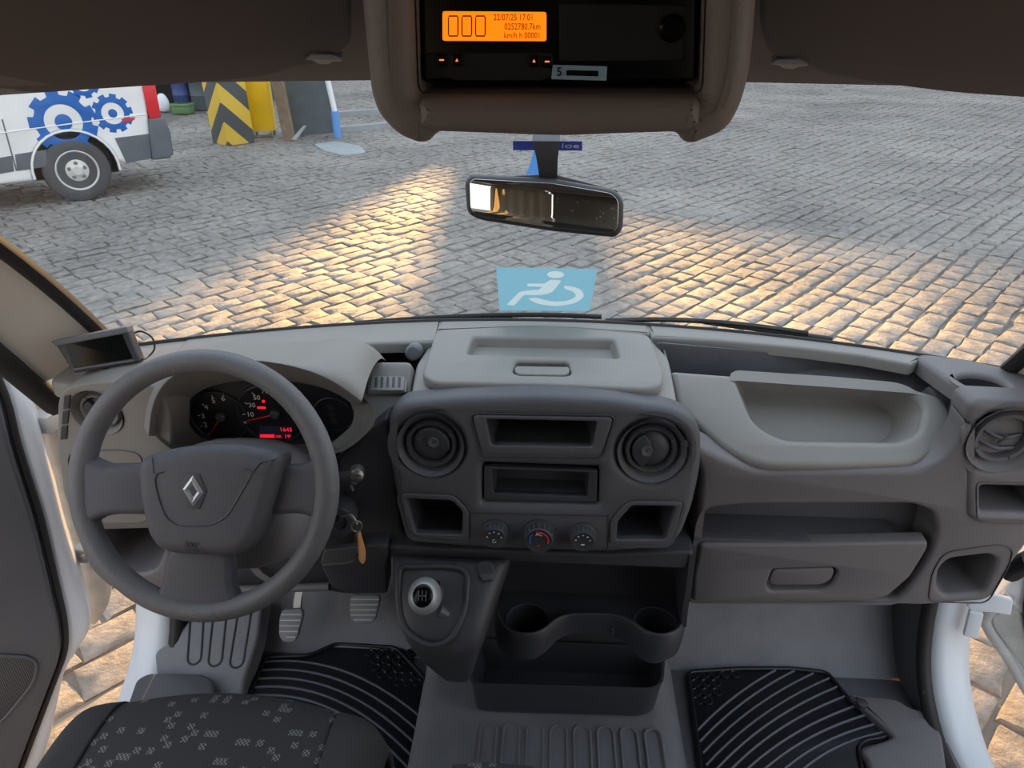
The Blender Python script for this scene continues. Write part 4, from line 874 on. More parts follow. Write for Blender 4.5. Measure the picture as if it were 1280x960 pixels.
# ------------------------------------------------------------------ rubber mats
def floor_mat(lab, outl, ribs, studs, name='rubber_mat'):
    pl = ZP(.010); l = pxl(pl, outl, .02); c = sum(l, V((0, 0)))/len(l)
    t = thing(name, (c.x, c.y, 0), lab, 'floor mat', 'rubber floor mats')
    b = panel('mat_sheet', pl, l, 'mat', t, .008, .002, raw=True)
    tube('mat_border', [pl.w(p.x, p.y, .002) for p in inset(l if area(l) > 0 else l[::-1], .006)], .0055, 'mat', t, 6, closed=True)
    for p0, p1, p2 in ribs:
        P0, P1, P2 = (V(pl.px(*p)) for p in (p0, p1, p2)); pts = [P0*(1-s)**2+P1*2*s*(1-s)+P2*s*s for s in [i/14 for i in range(15)]]
        tube('rib', [pl.w(p.x, p.y, .0015) for p in pts], .0034, 'matrib', t, 6)
    me = None
    for x, y in studs:
        a, b_ = pl.px(x, y)
        if me is None: o = lathe('stud', pl, a, b_, [(.013, 0), (.013, .003), (.010, .004), (.008, .001), (0, .0008)], 'mat', t, 14); me = o.data
        else:
            o = bpy.data.objects.new('stud', me); COL.objects.link(o); o.parent = t; o.matrix_basis = PM[t].inverted() @ pl.mx(a, b_)
floor_mat('black rubber mat with curved ribs under the pedals', [(300, 900), (312, 864), (330, 820), (387, 818), (420, 803), (497, 808), (533, 846), (537, 860), (524, 965), (515, 1010), (330, 1010), (296, 960)],
    [((330-4.2*k, 828+10.6*k), (432-2*k, 817+10.5*k), (529-1.4*k, 899+19*k)) for k in range(10)],
    [(462+13*c+3.5*(r % 2)+r*4.2, 816.5+9.2*r) for r in range(5) for c in range(5-r)][:14]+[(500+11*c, 845+9*r) for r in range(3) for c in range(2+(r < 2)) if 500+11*c < 527][:6])
rr_ = [(969, 838), (992, 839), (1016, 842), (1036, 848), (1046, 859), (1055, 871), (1068, 883), (1082, 894), (1096, 905), (1108, 915)]
ll_ = [(871, 914), (874, 928), (878, 942), (882, 957), (886, 972), (890, 988), (894, 1004), (910, 1010), (935, 1012), (960, 1014)]
floor_mat('black rubber mat with slanting curved ribs below the glove box', [(857, 838), (925, 834), (989, 834), (1035, 839), (1070, 882), (1114, 908), (1117, 920), (1105, 926), (1084, 929), (1076, 936), (1090, 1010), (885, 1010), (872, 960)],
    [(l, ((l[0]+r[0])/2-6-2.2*k, (l[1]+r[1])/2-8-2.6*k), r) for k, (l, r) in enumerate(zip(ll_, rr_))],
    [(868+12.5*c+1.2*r, 843.5+11*r) for r in range(4) for c in range(5-r-(r == 1))])
# ------------------------------------------------------------------ seats
def seat(name, lab, xl, xr, yf, z, group):
    t = thing(name, ((xl+xr)/2, yf-.25, 0), lab, 'seat', group)
    W = xr-xl; cx = (xl+xr)/2
    def cush(nm, a, b, m, edge0, edge1, zz):
        rows = []
        for y, dz in ((yf-.56, -.015), (yf-.40, -.02), (yf-.22, -.005), (yf-.10, .004), (yf-.035, -.004), (yf-.006, -.03), (yf, -.07), (yf-.012, -.13)):
            row = []
            for i in range(7):
                s = i/6; x = a+(b-a)*s; e0 = edge0*max(0, 1-s*2.2)**2; e1 = edge1*max(0, (s-.55)*2.2)**2
                cur = -.055*((x-cx)/(W/2))**2
                row.append((x, y+cur*(1 if y > yf-.2 else .3), z+dz+zz-e0-e1))
            rows.append(row)
        rows = [[(p[0], p[1], p[2]-.14) for p in rows[0]]]+rows
        o = loft(nm, rows, m, t, closed=False, sharp=90, sub=2); sl_ = o.modifiers.new('thickness', 'SOLIDIFY'); sl_.thickness = .01; return o
    bw = W*.15
    cush('seat_cushion', xl+bw, xr-bw, 'fabric', .004, .004, .0)
    cush('side_bolster', xl, xl+bw+.004, 'bolster', .06, .004, .004)
    cush('side_bolster', xr-bw-.004, xr, 'bolster', .004, .06, .004)
    tube('seat_piping', [(xl+bw+.002, yf-.5+.1*i-(.055*.5 if i > 3 else .01), z+.0-(.004 if i > 4 else .012-.002*i)) for i in range(5)], .003, 'seal', t, 5)
    tube('seat_piping', [(xr-bw-.002, yf-.5+.1*i-(.055*.5 if i > 3 else .01), z+.0-(.004 if i > 4 else .012-.002*i)) for i in range(5)], .003, 'seal', t, 5)
    box('seat_base', (xl+.05, yf-.52, .0), (xr-.05, yf-.08, z-.12), 'black', t, .02)
    # backrest behind the viewer
    loft('backrest', [[(cx+W*.48*sx_, yf-.50-dy-.10*(1 if k else 0), z+.02+h) for sx_, k in ((-1, 0), (1, 0), (1, 1), (-1, 1))] for h, dy in ((0, 0), (.3, .06), (.55, .12))] if name != 'x' else [], 'bolster', t, sub=0)
    return t
seat('driver_seat', 'black patterned fabric driver seat behind the steering wheel', -.755, -.235, .785, .503, None)
# double passenger seat: only the tip of its cushion shows
ps = thing('passenger_seat', (.25, .4, 0), 'black patterned fabric double passenger seat, only its front corner in view', 'seat')
fx = [on(x, y, 'Z', .5) for x, y in ((556, 962), (566, 950), (600, 946.5), (668, 950.5))]
loft('seat_cushion', [[(-.125, .2, zz), (-.125, fx[0].y-.02+dy, zz), (fx[1].x, fx[1].y+dy, zz), (fx[2].x+.01, fx[2].y+dy, zz), (fx[3].x, fx[3].y+dy-.002, zz), (.0, fx[3].y-.05+dy, zz), (.66, fx[3].y-.05+dy, zz), (.66, .2, zz)] for zz, dy in ((.38, -.012), (.42, .0), (.47, .003), (.492, -.002), (.5, -.014))], 'fabric', ps, sharp=50)
box('seat_base', (-.08, .2, 0), (.62, .56, .39), 'black', ps, .02)
loft('backrest', [[(-.10, .20-d, .45+h), (.66, .20-d, .45+h), (.66, .08-d, .45+h), (-.10, .08-d, .45+h)] for h, d in ((0, 0), (.3, .07), (.6, .14))], 'bolster', ps)
# ------------------------------------------------------------------ doors
def door(sg, nm, lab, phi, white, trim, spk, hx, hy):
    u = V((-math.sin(phi), -math.cos(phi), 0)) if sg < 0 else V((math.sin(phi), -math.cos(phi), 0))
    pl = Pl((hx, hy, 0), -u if sg < 0 else u, (0, 0, 1))
    c = lambda pts: [V(p) for p in pts]
    l = rnd(white(pl), .04); d = panel(nm, pl, l, 'white', None, .06, .02, raw=True)
    tag(d, lab, None, None, 'structure')
    t = rnd(trim(pl), .05); tp = panel('door_trim', pl.off(.030), t, 'dark', d, .03, .008, raw=True)
    tube('door_seal', [pl.w(p.x, p.y, .006) for p in inset(t if area(t) > 0 else t[::-1], -.010)], .008, 'seal', d, 8, closed=True)
    if spk:
        s = rnd(spk(pl.off(.031)), .03); panel('speaker_grille', pl.off(.033), s, 'grille', d, .006, .002, raw=True)
        tube('speaker_rim', [pl.off(.033).w(p.x, p.y, 0) for p in s], .004, 'dark', d, 6, closed=True)
    return d, pl
def wl_(pl):
    f = lambda x, y: pl.px(x, y)
    return [f(-90, 300), f(0, 428), f(34, 500), f(54, 560), f(80, 664), f(113, 766), f(114, 790), f(80, 843), f(63, 925), f(38, 1000), (-1.0, -.45), (-1.05, .9)]
def tl_(pl):
    g = pl.off(.030); f = lambda x, y: g.px(x, y)
    return [f(-60, 380), f(0, 505), f(12, 560), f(42, 652), (*f(74, 785), .06), (*f(76, 820), .06), f(60, 862), f(24, 957), f(5, 1010), (-.95, -.4), (-1.0, .85)]
def sp_(g):
    f = lambda x, y: g.px(x, y)
    return [(*f(-60, 815), .05), (*f(47, 821), .04), (*f(44, 850), .05), (*f(0, 905), .05), f(-70, 950)]
door(-1, 'door_1', 'open white driver door with dark inner trim and a speaker grille', R(60), wl_, tl_, sp_, -1.0, 1.30)
def wr_(pl):
    f = lambda x, y: pl.px(x, y)
    return [f(1262, 735), f(1228, 764), f(1230, 782), f(1252, 812), f(1275, 850), f(1300, 890), (.30, -.42), (1.0, -.45), (1.05, .95), (.12, .9)]
def tr_(pl):
    g = pl.off(.03); f = lambda x, y: g.px(x, y)
    return [f(1300, 700), f(1290, 790), f(1320, 860), (.36, -.38), (.95, -.4), (1.0, .9), (.2, .85)]
dR, plR = door(1, 'door_2', 'open white passenger door beyond the dashboard end', R(68), wr_, tr_, None, 1.03, 1.29)
f = lambda x, y: plR.w(*plR.px(x, y), .004)
tube('door_frame_edge', crom([f(1262, 742), f(1233, 768), f(1236, 786), f(1256, 815), f(1278, 852), f(1300, 888)], 4), .012, 'hinge', dR, 8)
panel('door_inner_skin', plR.off(.003), [(1268, 756), (1240, 772), (1243, 786), (1263, 812), (1286, 845), (1300, 800)], 'hinge', dR, .006, .002, r=.01)
# white end of the door and hinge arms on the passenger side
loft('door_end', [[on(x, y, 'X', 1.09), on(x, y, 'X', 1.11)] for x, y in ((1243, 738), (1262, 728), (1282, 735), (1282, 758), (1262, 752))], 'white', dR, closed=False)
panel('hinge_plate', Pl((1.04, 1.24, .3), (.85, -.3, .0), (.1, .2, 1)), [(1208, 757), (1238, 743), (1267, 750), (1264, 770), (1240, 766), (1214, 764)], 'white', wr, .012, .003, r=.006)
panel('hinge_plate', Pl((1.02, 1.23, .25), (.85, -.3, .0), (.1, .2, 1)), [(1212, 764), (1230, 768), (1222, 800), (1204, 795)], 'white', wr, .012, .003, r=.004)
tube('cable_boot', [on(1262, 715, 'Y', 1.22), on(1272, 708, 'Y', 1.20), on(1290, 700, 'Y', 1.18)], .022, 'seal', wr, 10)
# driver side: hinges and wing seen through the gap
lw = [(0, 396), (30, 408), (55, 440), (70, 480), (72, 520), (66, 560), (40, 560), (30, 520), (0, 470)]
panel('wing_inner', Pl((-1.0, 1.36, .6), (1, .3, 0), (0, 0, 1)), [(-60, 380), (0, 397), (30, 412), (52, 442), (66, 478), (74, 520), (78, 575), (98, 650), (125, 700), (138, 735), (134, 760), (118, 785), (96, 775), (60, 600), (20, 480), (-60, 420)], 'hinge', wl, .03, .01, r=.02)
for y, x in ((527, 50), (690, 112)):
    P = on(x, y, 'Y', 1.30); h = box('hinge', P-V((.03, .02, .022)), P+V((.035, .03, .022)), 'hinge', wl, .006)
    lathe('hinge_bolt', Pl(P+V((.0, -.022, .004)), (1, 0, 0), (0, 0, 1)), 0, 0, [(.011, 0), (.011, .006), (.006, .009), (0, .009)], 'steel', h, 12)
# ------------------------------------------------------------------ overhead console and tachograph
OC = Pl((0, .47, 1.40), (1, 0, 0), (0, -.03, 1))
oc = thing('overhead_console', (0, .5, 1.6), 'brown grey overhead console housing hanging above the mirror', 'console')
ol = [(440, -90), (446, 0), (458, 118), (468, 147), (494, 174, .01), (521, 184, .01), (532, 182, .004), (545, 168, .01), (700, 175, .1), (850, 170, .01), (858, 182, .004), (869, 185, .01), (913, 168, .02), (932, 135), (944, 90), (953, 0), (956, -90)]
ocb = panel('console_shell', OC, ol, 'cons', oc, .16, .016, r=.02, holes=[[(514, -70), (520, 108), (524, 118), (877, 118), (881, 108), (887, -70)]], hr=.008, seg=4)
pocket('console_well', OC.off(-.010), [(514, -70), (520, 108), (524, 118), (877, 118), (881, 108), (887, -70)], 'cons', oc, .06, .008, .985)
panel('lower_bar', OC.off(.003), [(520, 122), (880, 122), (880, 160), (862, 167), (700, 173), (538, 167), (520, 160)], 'cons', oc, .02, .010, r=.01, seg=4)
TC = Pl((0, .487, 1.40), (1, 0, 0), (0, -.03, 1))
ta = thing('tachograph', TC.w(*TC.px(700, 102)), 'black tachograph with lit orange display in the overhead console', 'tachograph')
tb = panel('tachograph_body', TC, [(527, -55), (528, 98), (531, 102), (866, 102), (870, 98), (872, -55)], 'gloss', ta, .04, .002, r=.002)
panel('drawer_face', TC.off(.0012), [(699, 4), (857, 6), (855, 76), (699, 77)], 'deep', ta, .002, .0008, r=.001)
panel('button_bar', TC.off(.001), [(532, 66), (690, 66), (690, 97), (676, 101), (570, 101), (560, 97), (532, 96)], 'deep', ta, .002, .0008, r=.002)
lathe('round_button', TC.off(.001), *TC.px(840, 35), [(.0079, 0), (.0079, .001), (.0062, .0028), (0, .0034)], 'gloss', ta, 24)
ds = panel('display', TC.off(.0006), [(553, 14), (683, 15), (683, 51.5), (553, 51)], 'lcd', ta, .002, .0003, r=.0015)
TX = TC.off(.0009)
for k in range(3):
    cx = 566.5+17*k; tube('digit_zero', [TX.w(*TX.px(cx+dx, 32.5+dy), .0001) for dx, dy in ((-6, -10), (-5, -12.5), (5, -12.5), (6, -10), (6, 10), (5, 12.5), (-5, 12.5), (-6, 10))], .00042, 'lcdink', ds, 4, closed=True)
text('22/07/25 17:01', TX, 642, 22, 8, 'lcdink', ds, sx=.82); text('0252780.7km', TX, 676, 33.5, 8, 'lcdink', ds, sx=.82, align='RIGHT'); text('km/h h 00001', TX, 676, 44.5, 7.5, 'lcdink', ds, sx=.86, align='RIGHT')
for x, y, s_ in ((552, 75, 'm'), (571, 75, 't'), (667.5, 76, 't'), (684, 77, 'm')):
    b_ = panel('tacho_button', TC.off(.0022), [(x-7, y-7), (x+7, y-7), (x+7, y+8), (x-7, y+8)], 'gloss', ta, .002, .0008, r=.001)
    panel('button_mark', TC.off(.0024), [(x-3, y-1), (x+3, y-1), (x+3, y+1), (x-3, y+1)] if s_ == 'm' else [(x-2, y+2), (x, y-2), (x+2, y+2)], 'orangelit', b_, .0006, .0001, r=.0002)
stk_ = panel('seal_sticker', TC.off(.0016), [(691, 81), (759, 83), (758, 101), (689, 99)], 'silverblue', ta, .0006, .0002, r=.0005)
panel('sticker_strip', TC.off(.0019), [(708, 87.5), (748, 88.5), (748, 95.5), (708, 94.5)], 'gloss', stk_, .0004, .0001, r=.0003)
text('5', TC.off(.0018), 699, 90, 11, 'gloss', stk_)
# ------------------------------------------------------------------ sun visors
for sg, lab in ((-1, 'dark brown sun visor folded up above the steering wheel'), (1, 'dark brown sun visor folded up above the passenger tray')):
    VP = YZ(.80, 1.397, .52, 1.487); VP = Pl(VP.O, (1, 0, 0), -VP.v) if VP.n.z > 0 else VP
    t = thing('sun_visor', (sg*.45, .66, 1.44), lab, 'sun visor')
    px_ = [(-30, 123), (120, 113), (250, 105), (335, 97), (372, 85), (405, 80), (440, 62), (438, -60), (-120, -60), (-150, 110)] if sg < 0 else [(1310, 125), (1200, 118), (1130, 110), (1060, 99), (1022, 92), (1006, 80), (960, 72), (948, 40), (952, -60), (1420, -60), (1430, 118)]
    panel('visor_board', VP, px_, 'visor', t, .016, .006, r=.03)
    hx_, hy_ = (404, 73) if sg < 0 else (986, 79)
    HPn = VP.off(.002); cap = panel('visor_hook', HPn, [(hx_-24, hy_+2), (hx_-14, hy_-5), (hx_+12, hy_-5), (hx_+25, hy_+1), (hx_+22, hy_+5), (hx_+12, hy_+4), (hx_+8, hy_+8), (hx_-8, hy_+7), (hx_-12, hy_+3)], 'black', t, .006, .001, r=.004)
# ------------------------------------------------------------------ mirror
MY = .95; mc = on(681, 258, 'Y', MY)
mr_ = thing('rear_view_mirror', mc, 'wide black framed rear view mirror hanging from the windscreen on a black stalk', 'mirror')
MP = Pl(mc, V((1, -.06, -.105)), V((.10, .13, .98)))
mo_ = [(580, 228, .012), (586, 219, .008), (690, 224), (768, 238, .012), (780, 250, .012), (779, 287, .02), (770, 298, .015), (690, 290), (600, 276, .015), (583, 268, .012)]
hs = panel('mirror_housing', MP.off(-.003), mo_, 'black', mr_, .022, .008, r=.008)
panel('mirror_glass', MP.off(.0005), [(587, 228), (592, 223.5), (690, 229), (764, 241.5), (773.5, 251), (772.5, 284), (765, 292), (690, 284.5), (603, 271), (588, 264)], 'mirror', mr_, .003, .0006, r=.008)
loft('mirror_back', [[MP.w(*MP.px(x, y), -.022) for x, y in ((590, 224), (690, 219), (772, 240), (776, 290), (690, 286), (590, 268))], [MP.w(*MP.px(640+(x-680)*.7+40, 256+(y-256)*.55), -.045) for x, y in ((590, 224), (690, 219), (772, 240), (776, 290), (690, 286), (590, 268))]], 'label', mr_, sharp=60)
def onglass(x, y):
    g = glass_frame(x, y); return g
sg_ = glass_frame(684, 172).O
stl = [MP.w(*MP.px(684, 222), -.03), sg_.lerp(MP.w(*MP.px(684, 222), -.03), .45)+V((0, -.006, 0)), sg_]
loft('mirror_stalk', [[p+V((-w_, -.010, 0)), p+V((w_, -.010, 0)), p+V((w_, .012, .006)), p+V((-w_, .012, .006))] for p, w_ in zip(stl, (.012, .014, .018))], 'black', mr_)
# ------------------------------------------------------------------ stickers on the glass
gA = glass_frame(683, 361)
dis = thing('wheelchair_sticker', gA.O, 'light blue wheelchair symbol sticker low on the windscreen', 'sticker')
SB = pxl(gA, [(688, 349.5), (702, 350.5), (690, 366, .012), (676, 369), (655, 368.5), (643, 382), (633, 381), (650, 364, .01), (674, 362), (678, 358.5), (659, 358), (659, 354.5), (681, 354.5)], .004)
SW = pxl(gA, [(659, 373.5), (672, 380), (695, 383), (718, 379.5), (731, 371), (727, 362), (716, 358), (704, 357), (706, 361.5), (716, 364), (721, 370), (712, 375.5), (695, 377.5), (680, 375), (669, 371.5)], .012)
hx0, hy0 = gA.px(694.5, 343.3); SH = circ(hx0, hy0, .0155, 24, .72)
panel('sticker_sheet', gA, pxl(gA, [(620, 334), (747, 336), (737, 389), (624, 388)], .002), 'skyblue', dis, .0016, .0002, raw=True, film=True, holes=[SB, SW, SH])
for nm, lp in (('symbol_body', SB), ('symbol_wheel', SW), ('symbol_head', SH)): panel(nm, gA, lp, 'filmwhite', dis, .0016, .00001, raw=True, film=True)
gB = glass_frame(684, 183)
s1 = thing('windscreen_label', gB.w(*gB.px(684, 183)), 'dark blue label with white lettering behind the mirror stalk', 'sticker')
panel('label_sheet', gB, [(641, 176), (728, 176.5), (728, 188.5), (641, 188)], 'navy', s1, .0012, .0003, r=.001, film=True); text('loe', gB.off(.0004), 713, 182, 6, 'ink', s1, sx=1.3)
gC = glass_frame(668, 205)
s2 = panel('pale_blue_sticker', gC, [(667, 188), (674, 188), (675, 219), (657, 218), (662, 207)], 'paleblue2', None, .0012, .0003, r=.004, film=True); tag(s2, 'plain light blue sticker half hidden behind the mirror stalk', 'sticker')
# ------------------------------------------------------------------ wipers outside the glass
for lab, pts, arm in (('black wiper blade resting before the wheelchair sticker', [(445, 404), (520, 398.5), (600, 394.5), (680, 393.5), (752, 396)], [(640, 394), (560, 400), (500, 408)]), ('black wiper blade resting before the passenger tray', [(757, 401), (830, 399.5), (900, 403), (960, 409.5), (1010, 417)], [(880, 402), (960, 413), (1040, 424)])):
    P = [on(x, y, 'Y', 0) if 0 else None for x, y in pts]; P = []
    for x, y in pts: g = on(x, y, 'Z', .93); P.append(V((g.x, max(g.y, wb(g.x)+.018), .928)) if 0 else on(x, y, 'Y', wb(on(x, y, 'Z', .92).x)+.03))
    t = thing('wiper', P[2], lab, 'wiper', None); tube('wiper_blade', crom(P, 4), .0055, 'seal', t, 6)
    tube('wiper_arm', [on(x, y, 'Y', wb(on(x, y, 'Z', .92).x)+.045) for x, y in arm], .006, 'black', t, 6)
# ------------------------------------------------------------------ parked van
VO = V((-5.74, 8.5, GZ)); th = R(40); vu = V((math.cos(th), math.sin(th), 0)); VPn = Pl(VO, vu, (0, 0, 1)); vpx = VPn.px
pv = thing('parked_van', VO, 'white panel van with blue gear decals parked across the yard', 'van')
zs = lambda x: .0
body_l = [(-4.3, .30), (-4.3, 2.3), (-3.9, 2.45), (vpx(178, 60)[0]-.12, 2.45), vpx(180, 90), vpx(183, 112), vpx(187, 148), vpx(190, 167), (vpx(190, 195)[0], vpx(190, 195)[1]), vpx(160, 206), (.44, vpx(155, 206)[1])]
wa = [(.46*math.cos(q), .37+.46*math.sin(q)) for q in [math.pi*i/14 for i in range(15)]]
bl = [V(p) for p in body_l[:-1]]+[V((.47, .42))]+[V(p) for p in wa]+[V((-.47, .30))]
def side_slab(): return panel('van_body', VPn.off(-.03), bl, 'white_dirty', pv, 1.75, .05, raw=True)
side_slab()
# cladding strips
def strip(nm, pts, m='grey', lift=-.018, th_=.02): return panel(nm, VPn.off(lift), [V(vpx(*p)) if p[0] > -900 else V(p[1:]) for p in pts], m, pv, th_, .006, raw=True)
strip('side_cladding', [(144, 173), (187, 167.5), (190, 198), (159, 204.5), (152, 190)])
strip('side_cladding', [(19, 193.5), (58, 187.5), (59, 209), (22, 214)])
strip('side_cladding', [(-60, 208), (15, 195), (18, 214.5), (-60, 228)])
tb_ = Pl(VPn.w(0, 0, .0), vu, (0, 0, 1))
bp_ = panel('rear_bumper', VPn.off(.02), [V(vpx(*p)) for p in ((186, 149), (206, 146), (213, 165), (217, 193), (211, 198), (191, 200), (187, 170))], 'grey', pv, 1.8, .03, raw=True)
panel('tail_light', VPn.off(-.01), [V(vpx(*p)) for p in ((178, 108), (194, 104), (202, 147), (188, 148.5))], 'red', pv, .12, .012, raw=True)
panel('rear_door', Pl(VPn.w(*vpx(200, 150)), -VPn.n, (0, 0, 1)).off(.02), [V((.1, .1)), V((1.65, .1)), V((1.65, 1.7)), V((.1, 1.7))], 'white_dirty', pv, .05, .02, raw=True)
panel('door_seam', VPn.off(-.027), [V(vpx(*p)) for p in ((2, 150), (4, 149), (22, 214), (20, 214))], 'label', pv, .006, .001, raw=True)
panel('body_crease', VPn.off(-.022), [V(vpx(*p)) for p in ((0, 166), (60, 158), (184, 142), (184, 143.5), (60, 159.5), (0, 167.5))], 'white_dirty', pv, .02, .003, raw=True)
# wheel arch lining and wheel
pocket('arch_lining', VPn.off(-.035), [V((.455*math.cos(q), .37+.455*math.sin(q))) for q in [-.15+(math.pi+.3)*i/24 for i in range(25)]], 'black', pv, .3, raw=True, scale=.97)
tube('arch_lip', [VPn.w(.463*math.cos(q), .37+.463*math.sin(q), -.02) for q in [math.pi*i/16-.1 for i in range(18)]], .016, 'white_dirty', pv, 6)
WV = VPn.off(-.03)
wh = lathe('wheel', WV, 0, .37, [(.36, -.22), (.37, -.20), (.372, -.04), (.36, -.005), (.33, .012), (.275, .015), (.235, .008), (.225, -.004)], 'tyre', pv, 40)
hb = lathe('wheel_rim', WV, 0, .37, [(.236, .008), (.228, .012), (.215, .0), (.20, -.03), (.165, -.018), (.135, -.012), (.12, .004), (.06, .012), (.05, .02), (0, .02)], 'hub', wh, 36)
for k in range(5):
    q = 2*math.pi*k/5+math.pi/2; lathe('wheel_bolt', WV, .085*math.cos(q), .37+.085*math.sin(q), [(.024, .008), (.022, .010), (.014, .010), (.014, .024), (0, .026)], 'label', hb, 12)
for k in range(10):
    q = 2*math.pi*(k+.5)/10; lathe('rim_hole', WV, .181*math.cos(q), .37+.181*math.sin(q), [(.016, -.019), (.014, -.016), (0, -.017)], 'tyre', hb, 12)
# gear decals
def gear(px_, py_, ro, teeth, phase, hole):
    a, b = vpx(px_, py_); lp = []
    for k in range(teeth):
        q = 2*math.pi*k/teeth+phase; w1 = .30*2*math.pi/teeth; w2 = .42*2*math.pi/teeth
        for dq, r in ((-w2, ro*.82), (-w1, ro*.84), (-w1*.9, ro), (w1*.9, ro), (w1, ro*.84), (w2, ro*.82)): lp.append(V((a+r*math.cos(q+dq), b+r*math.sin(q+dq))))
    g = panel('gear_decal', VPn.off(-.027), lp, 'blue', pv, .004, .0005, raw=True, holes=[circ(a, b, ro*.55, 28)])
    panel('gear_hub_decal', VPn.off(-.027), circ(a, b, ro*hole, 24), 'blue', pv, .004, .0005, raw=True); return g
gear(80, 153, .36, 9, .3, .25); gear(141.5, 142, .225, 10, .1, .22); gear(103, 103, .18, 8, .2, .2)
panel('red_decal', VPn.off(-.024), [V(vpx(*p)) for p in ((152, 149), (169, 146.5), (169, 150), (155, 153))], 'redink', pv, .003, .0004, raw=True)
# ------------------------------------------------------------------ far corner of the yard
def g0(x, y): return on(x, y, 'Z', GZ)
P = g0(288, 182)+V((-.05, .28, 0))
hp = thing('hazard_pillar', P, 'square concrete pillar with worn black and yellow hazard stripes', 'pillar')
MX = Matrix.Translation(P) @ Matrix.Rotation(R(52), 4, 'Z'); box('pillar_shaft', (-.26, -.26, 0), (.26, .26, 2.6), 'stripe', hp, .02, MX)
P = g0(326, 173)+V((0, .22, 0)); yb = thing('yellow_cabinet', P, 'bright yellow metal cabinet on short legs beside the striped pillar', 'cabinet')
MX = Matrix.Translation(P) @ Matrix.Rotation(R(12), 4, 'Z'); box('cabinet_body', (-.22, -.22, .12), (.20, .22, 1.55), 'yellow', yb, .012, MX)
for sx_ in (-.17, .15): 
    for sy_ in (-.17, .17): box('leg', (sx_-.02, sy_-.02, 0), (sx_+.02, sy_+.02, .13), 'steel', yb, .004, MX)
P = g0(362, 176); t = loft('wooden_post', [[P+V((a+s*dx, b, z)) for a, b in ((-.09, -.06), (.09, -.06), (.09, .08), (-.09, .08))] for z, dx, s in ((0, 0, 0), (1.2, -.08, 1), (2.2, -.15, 1))], 'wood'); tag(t, 'weathered wooden post leaning beside the yellow cabinet', 'post')
PS = Pl(g0(385, 172)+V((0, .15, 0)), V((1, .05, 0)), V((0, .12, 1)))
t = panel('dark_sheet', PS, [(342, 60), (405, 60), (419, 166), (366, 170), (354, 130)], 'slate', None, .04, .008, r=.02); tag(t, 'dark grey sheet leaning upright behind the wooden post', 'sheet')
P = g0(422, 172); t = thing('painted_pole', P, 'thin white pole with a blue foot beside the dark sheet', 'pole')
tube('pole', [P+V((0, 0, .45)), P+V((-.12, 0, 1.4)), P+V((-.2, 0, 2.4))], .05, 'white', t, 12); tube('pole_foot', [P, P+V((0, 0, .46))], .07, 'paleblue', t, 12)
PS2 = Pl(g0(372, 178)+V((0, -.25, 0)), (1, 0, 0), (0, .3, 1)); t = panel('scrap_plate', PS2, [(364, 174), (370, 175), (383, 157), (379, 157)], 'concrete', None, .02, .004, r=.01); tag(t, 'small pale scrap plate leaning on the dark sheet', 'plate')
cpp = ZP(GZ+.02); t = panel('concrete_patch', cpp, [(392, 180), (420, 176), (450, 182), (458, 190), (430, 194), (405, 188)], 'concrete', None, .03, .006, r=.1); tag(t, 'pale flat concrete patch among the cobbles', 'slab', None, None)
for (x0, y0, x1, y1, lab) in ((420, 146, 520, 138, 'low concrete kerb behind the painted pole'), (420, 166, 520, 156, 'low concrete kerb beside the concrete patch')):
    A0, A1 = g0(x0, y0), g0(x1, y1); d = (A1-A0).normalized(); nn = V((-d.y, d.x, 0)); 
    t = loft('kerb', [[A0-nn*.08+V((0, 0, z)), A1-nn*.08+V((0, 0, z)), A1+nn*.08+V((0, 0, z)), A0+nn*.08+V((0, 0, z))] for z in (0-.03, .10)], 'concrete'); tag(t, lab, 'kerb')
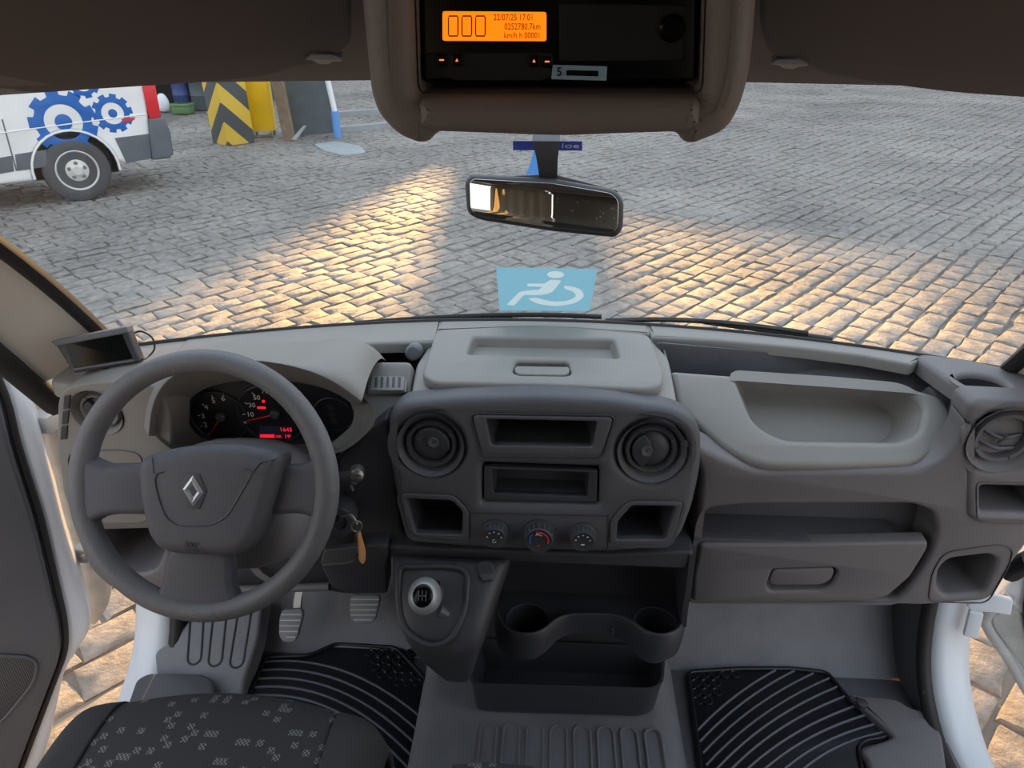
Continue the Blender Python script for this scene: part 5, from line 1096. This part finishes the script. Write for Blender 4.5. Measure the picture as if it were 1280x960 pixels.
# open workshop shed behind the van
P = g0(232, 140); sh_ = thing('workshop_shed', P+V((0, 1.5, 0)), 'dark open workshop shed behind the parked van', 'shed')
box('shed_back', P+V((-3.2, 2.6, -.02)), P+V((1.2, 2.75, 3.2)), 'slate', sh_, .02); box('shed_side', P+V((-3.3, .2, -.02)), P+V((-3.15, 2.7, 3.2)), 'slate', sh_, .02); box('shed_roof', P+V((-3.4, .1, 3.15)), P+V((1.4, 2.9, 3.3)), 'slate', sh_, .02); box('shed_post', P+V((1.05, .2, -.02)), P+V((1.2, .35, 3.2)), 'wood', sh_, .02); box('shed_side', P+V((1.05, .5, -.02)), P+V((1.2, 2.7, 3.2)), 'slate', sh_, .02)
def crate(x, y, w_, h_, m, nm, lab, cat):
    P = g0(x, y); t = thing(nm, P, lab, cat)
    box('crate_body', P+V((-w_/2, 0, 0)), P+V((w_/2, w_*.8, h_)), m, t, .03); box('crate_rim', P+V((-w_/2-.02, -.02, h_-.06)), P+V((w_/2+.02, w_*.8+.02, h_)), m, t, .015)
crate(226, 143, .4, .22, 'green', 'green_crate', 'green plastic crate on the shed floor', 'crate'); crate(212, 129, 1.3, 1.0, 'deep', 'black_box', 'black metal box behind the green crate', 'box')
for x, y, m, lab in ((231, 136.5, 'oldblue', 'blue steel drum in the workshop shed'), (253, 137, 'slate', 'dark grey steel drum in the workshop shed')):
    P = g0(x, y); t = thing('steel_drum', P, lab, 'drum'); z0 = ZP(GZ); lathe('drum_body', z0, P.x, P.y, [(.19, 0), (.20, .02), (.20, .3), (.21, .32), (.20, .34), (.20, .58), (.21, .6), (.20, .62), (.20, .86), (.205, .88), (.18, .88), (.18, .86), (0, .86)], m, t, 20)
P = g0(206, 140); t = loft('white_sack', [[P+V((r*math.cos(q), r*.7*math.sin(q), z)) for q in [2*math.pi*i/12 for i in range(12)]] for r, z in ((.12, 0), (.16, .1), (.15, .25), (.1, .36), (.04, .40))], 'white', sub=1); tag(t, 'white sack standing against the crates in the shed', 'sack')
# ------------------------------------------------------------------ lettering becomes mesh
bpy.context.view_layer.update(); dg = bpy.context.evaluated_depsgraph_get()
for o, name, m, parent, MX in TEXTS:
    me = bpy.data.meshes.new_from_object(o.evaluated_get(dg)); me.materials.clear(); cu = o.data; bpy.data.objects.remove(o); bpy.data.curves.remove(cu); me.name = name
    link(name, me, m, parent, MX, None)
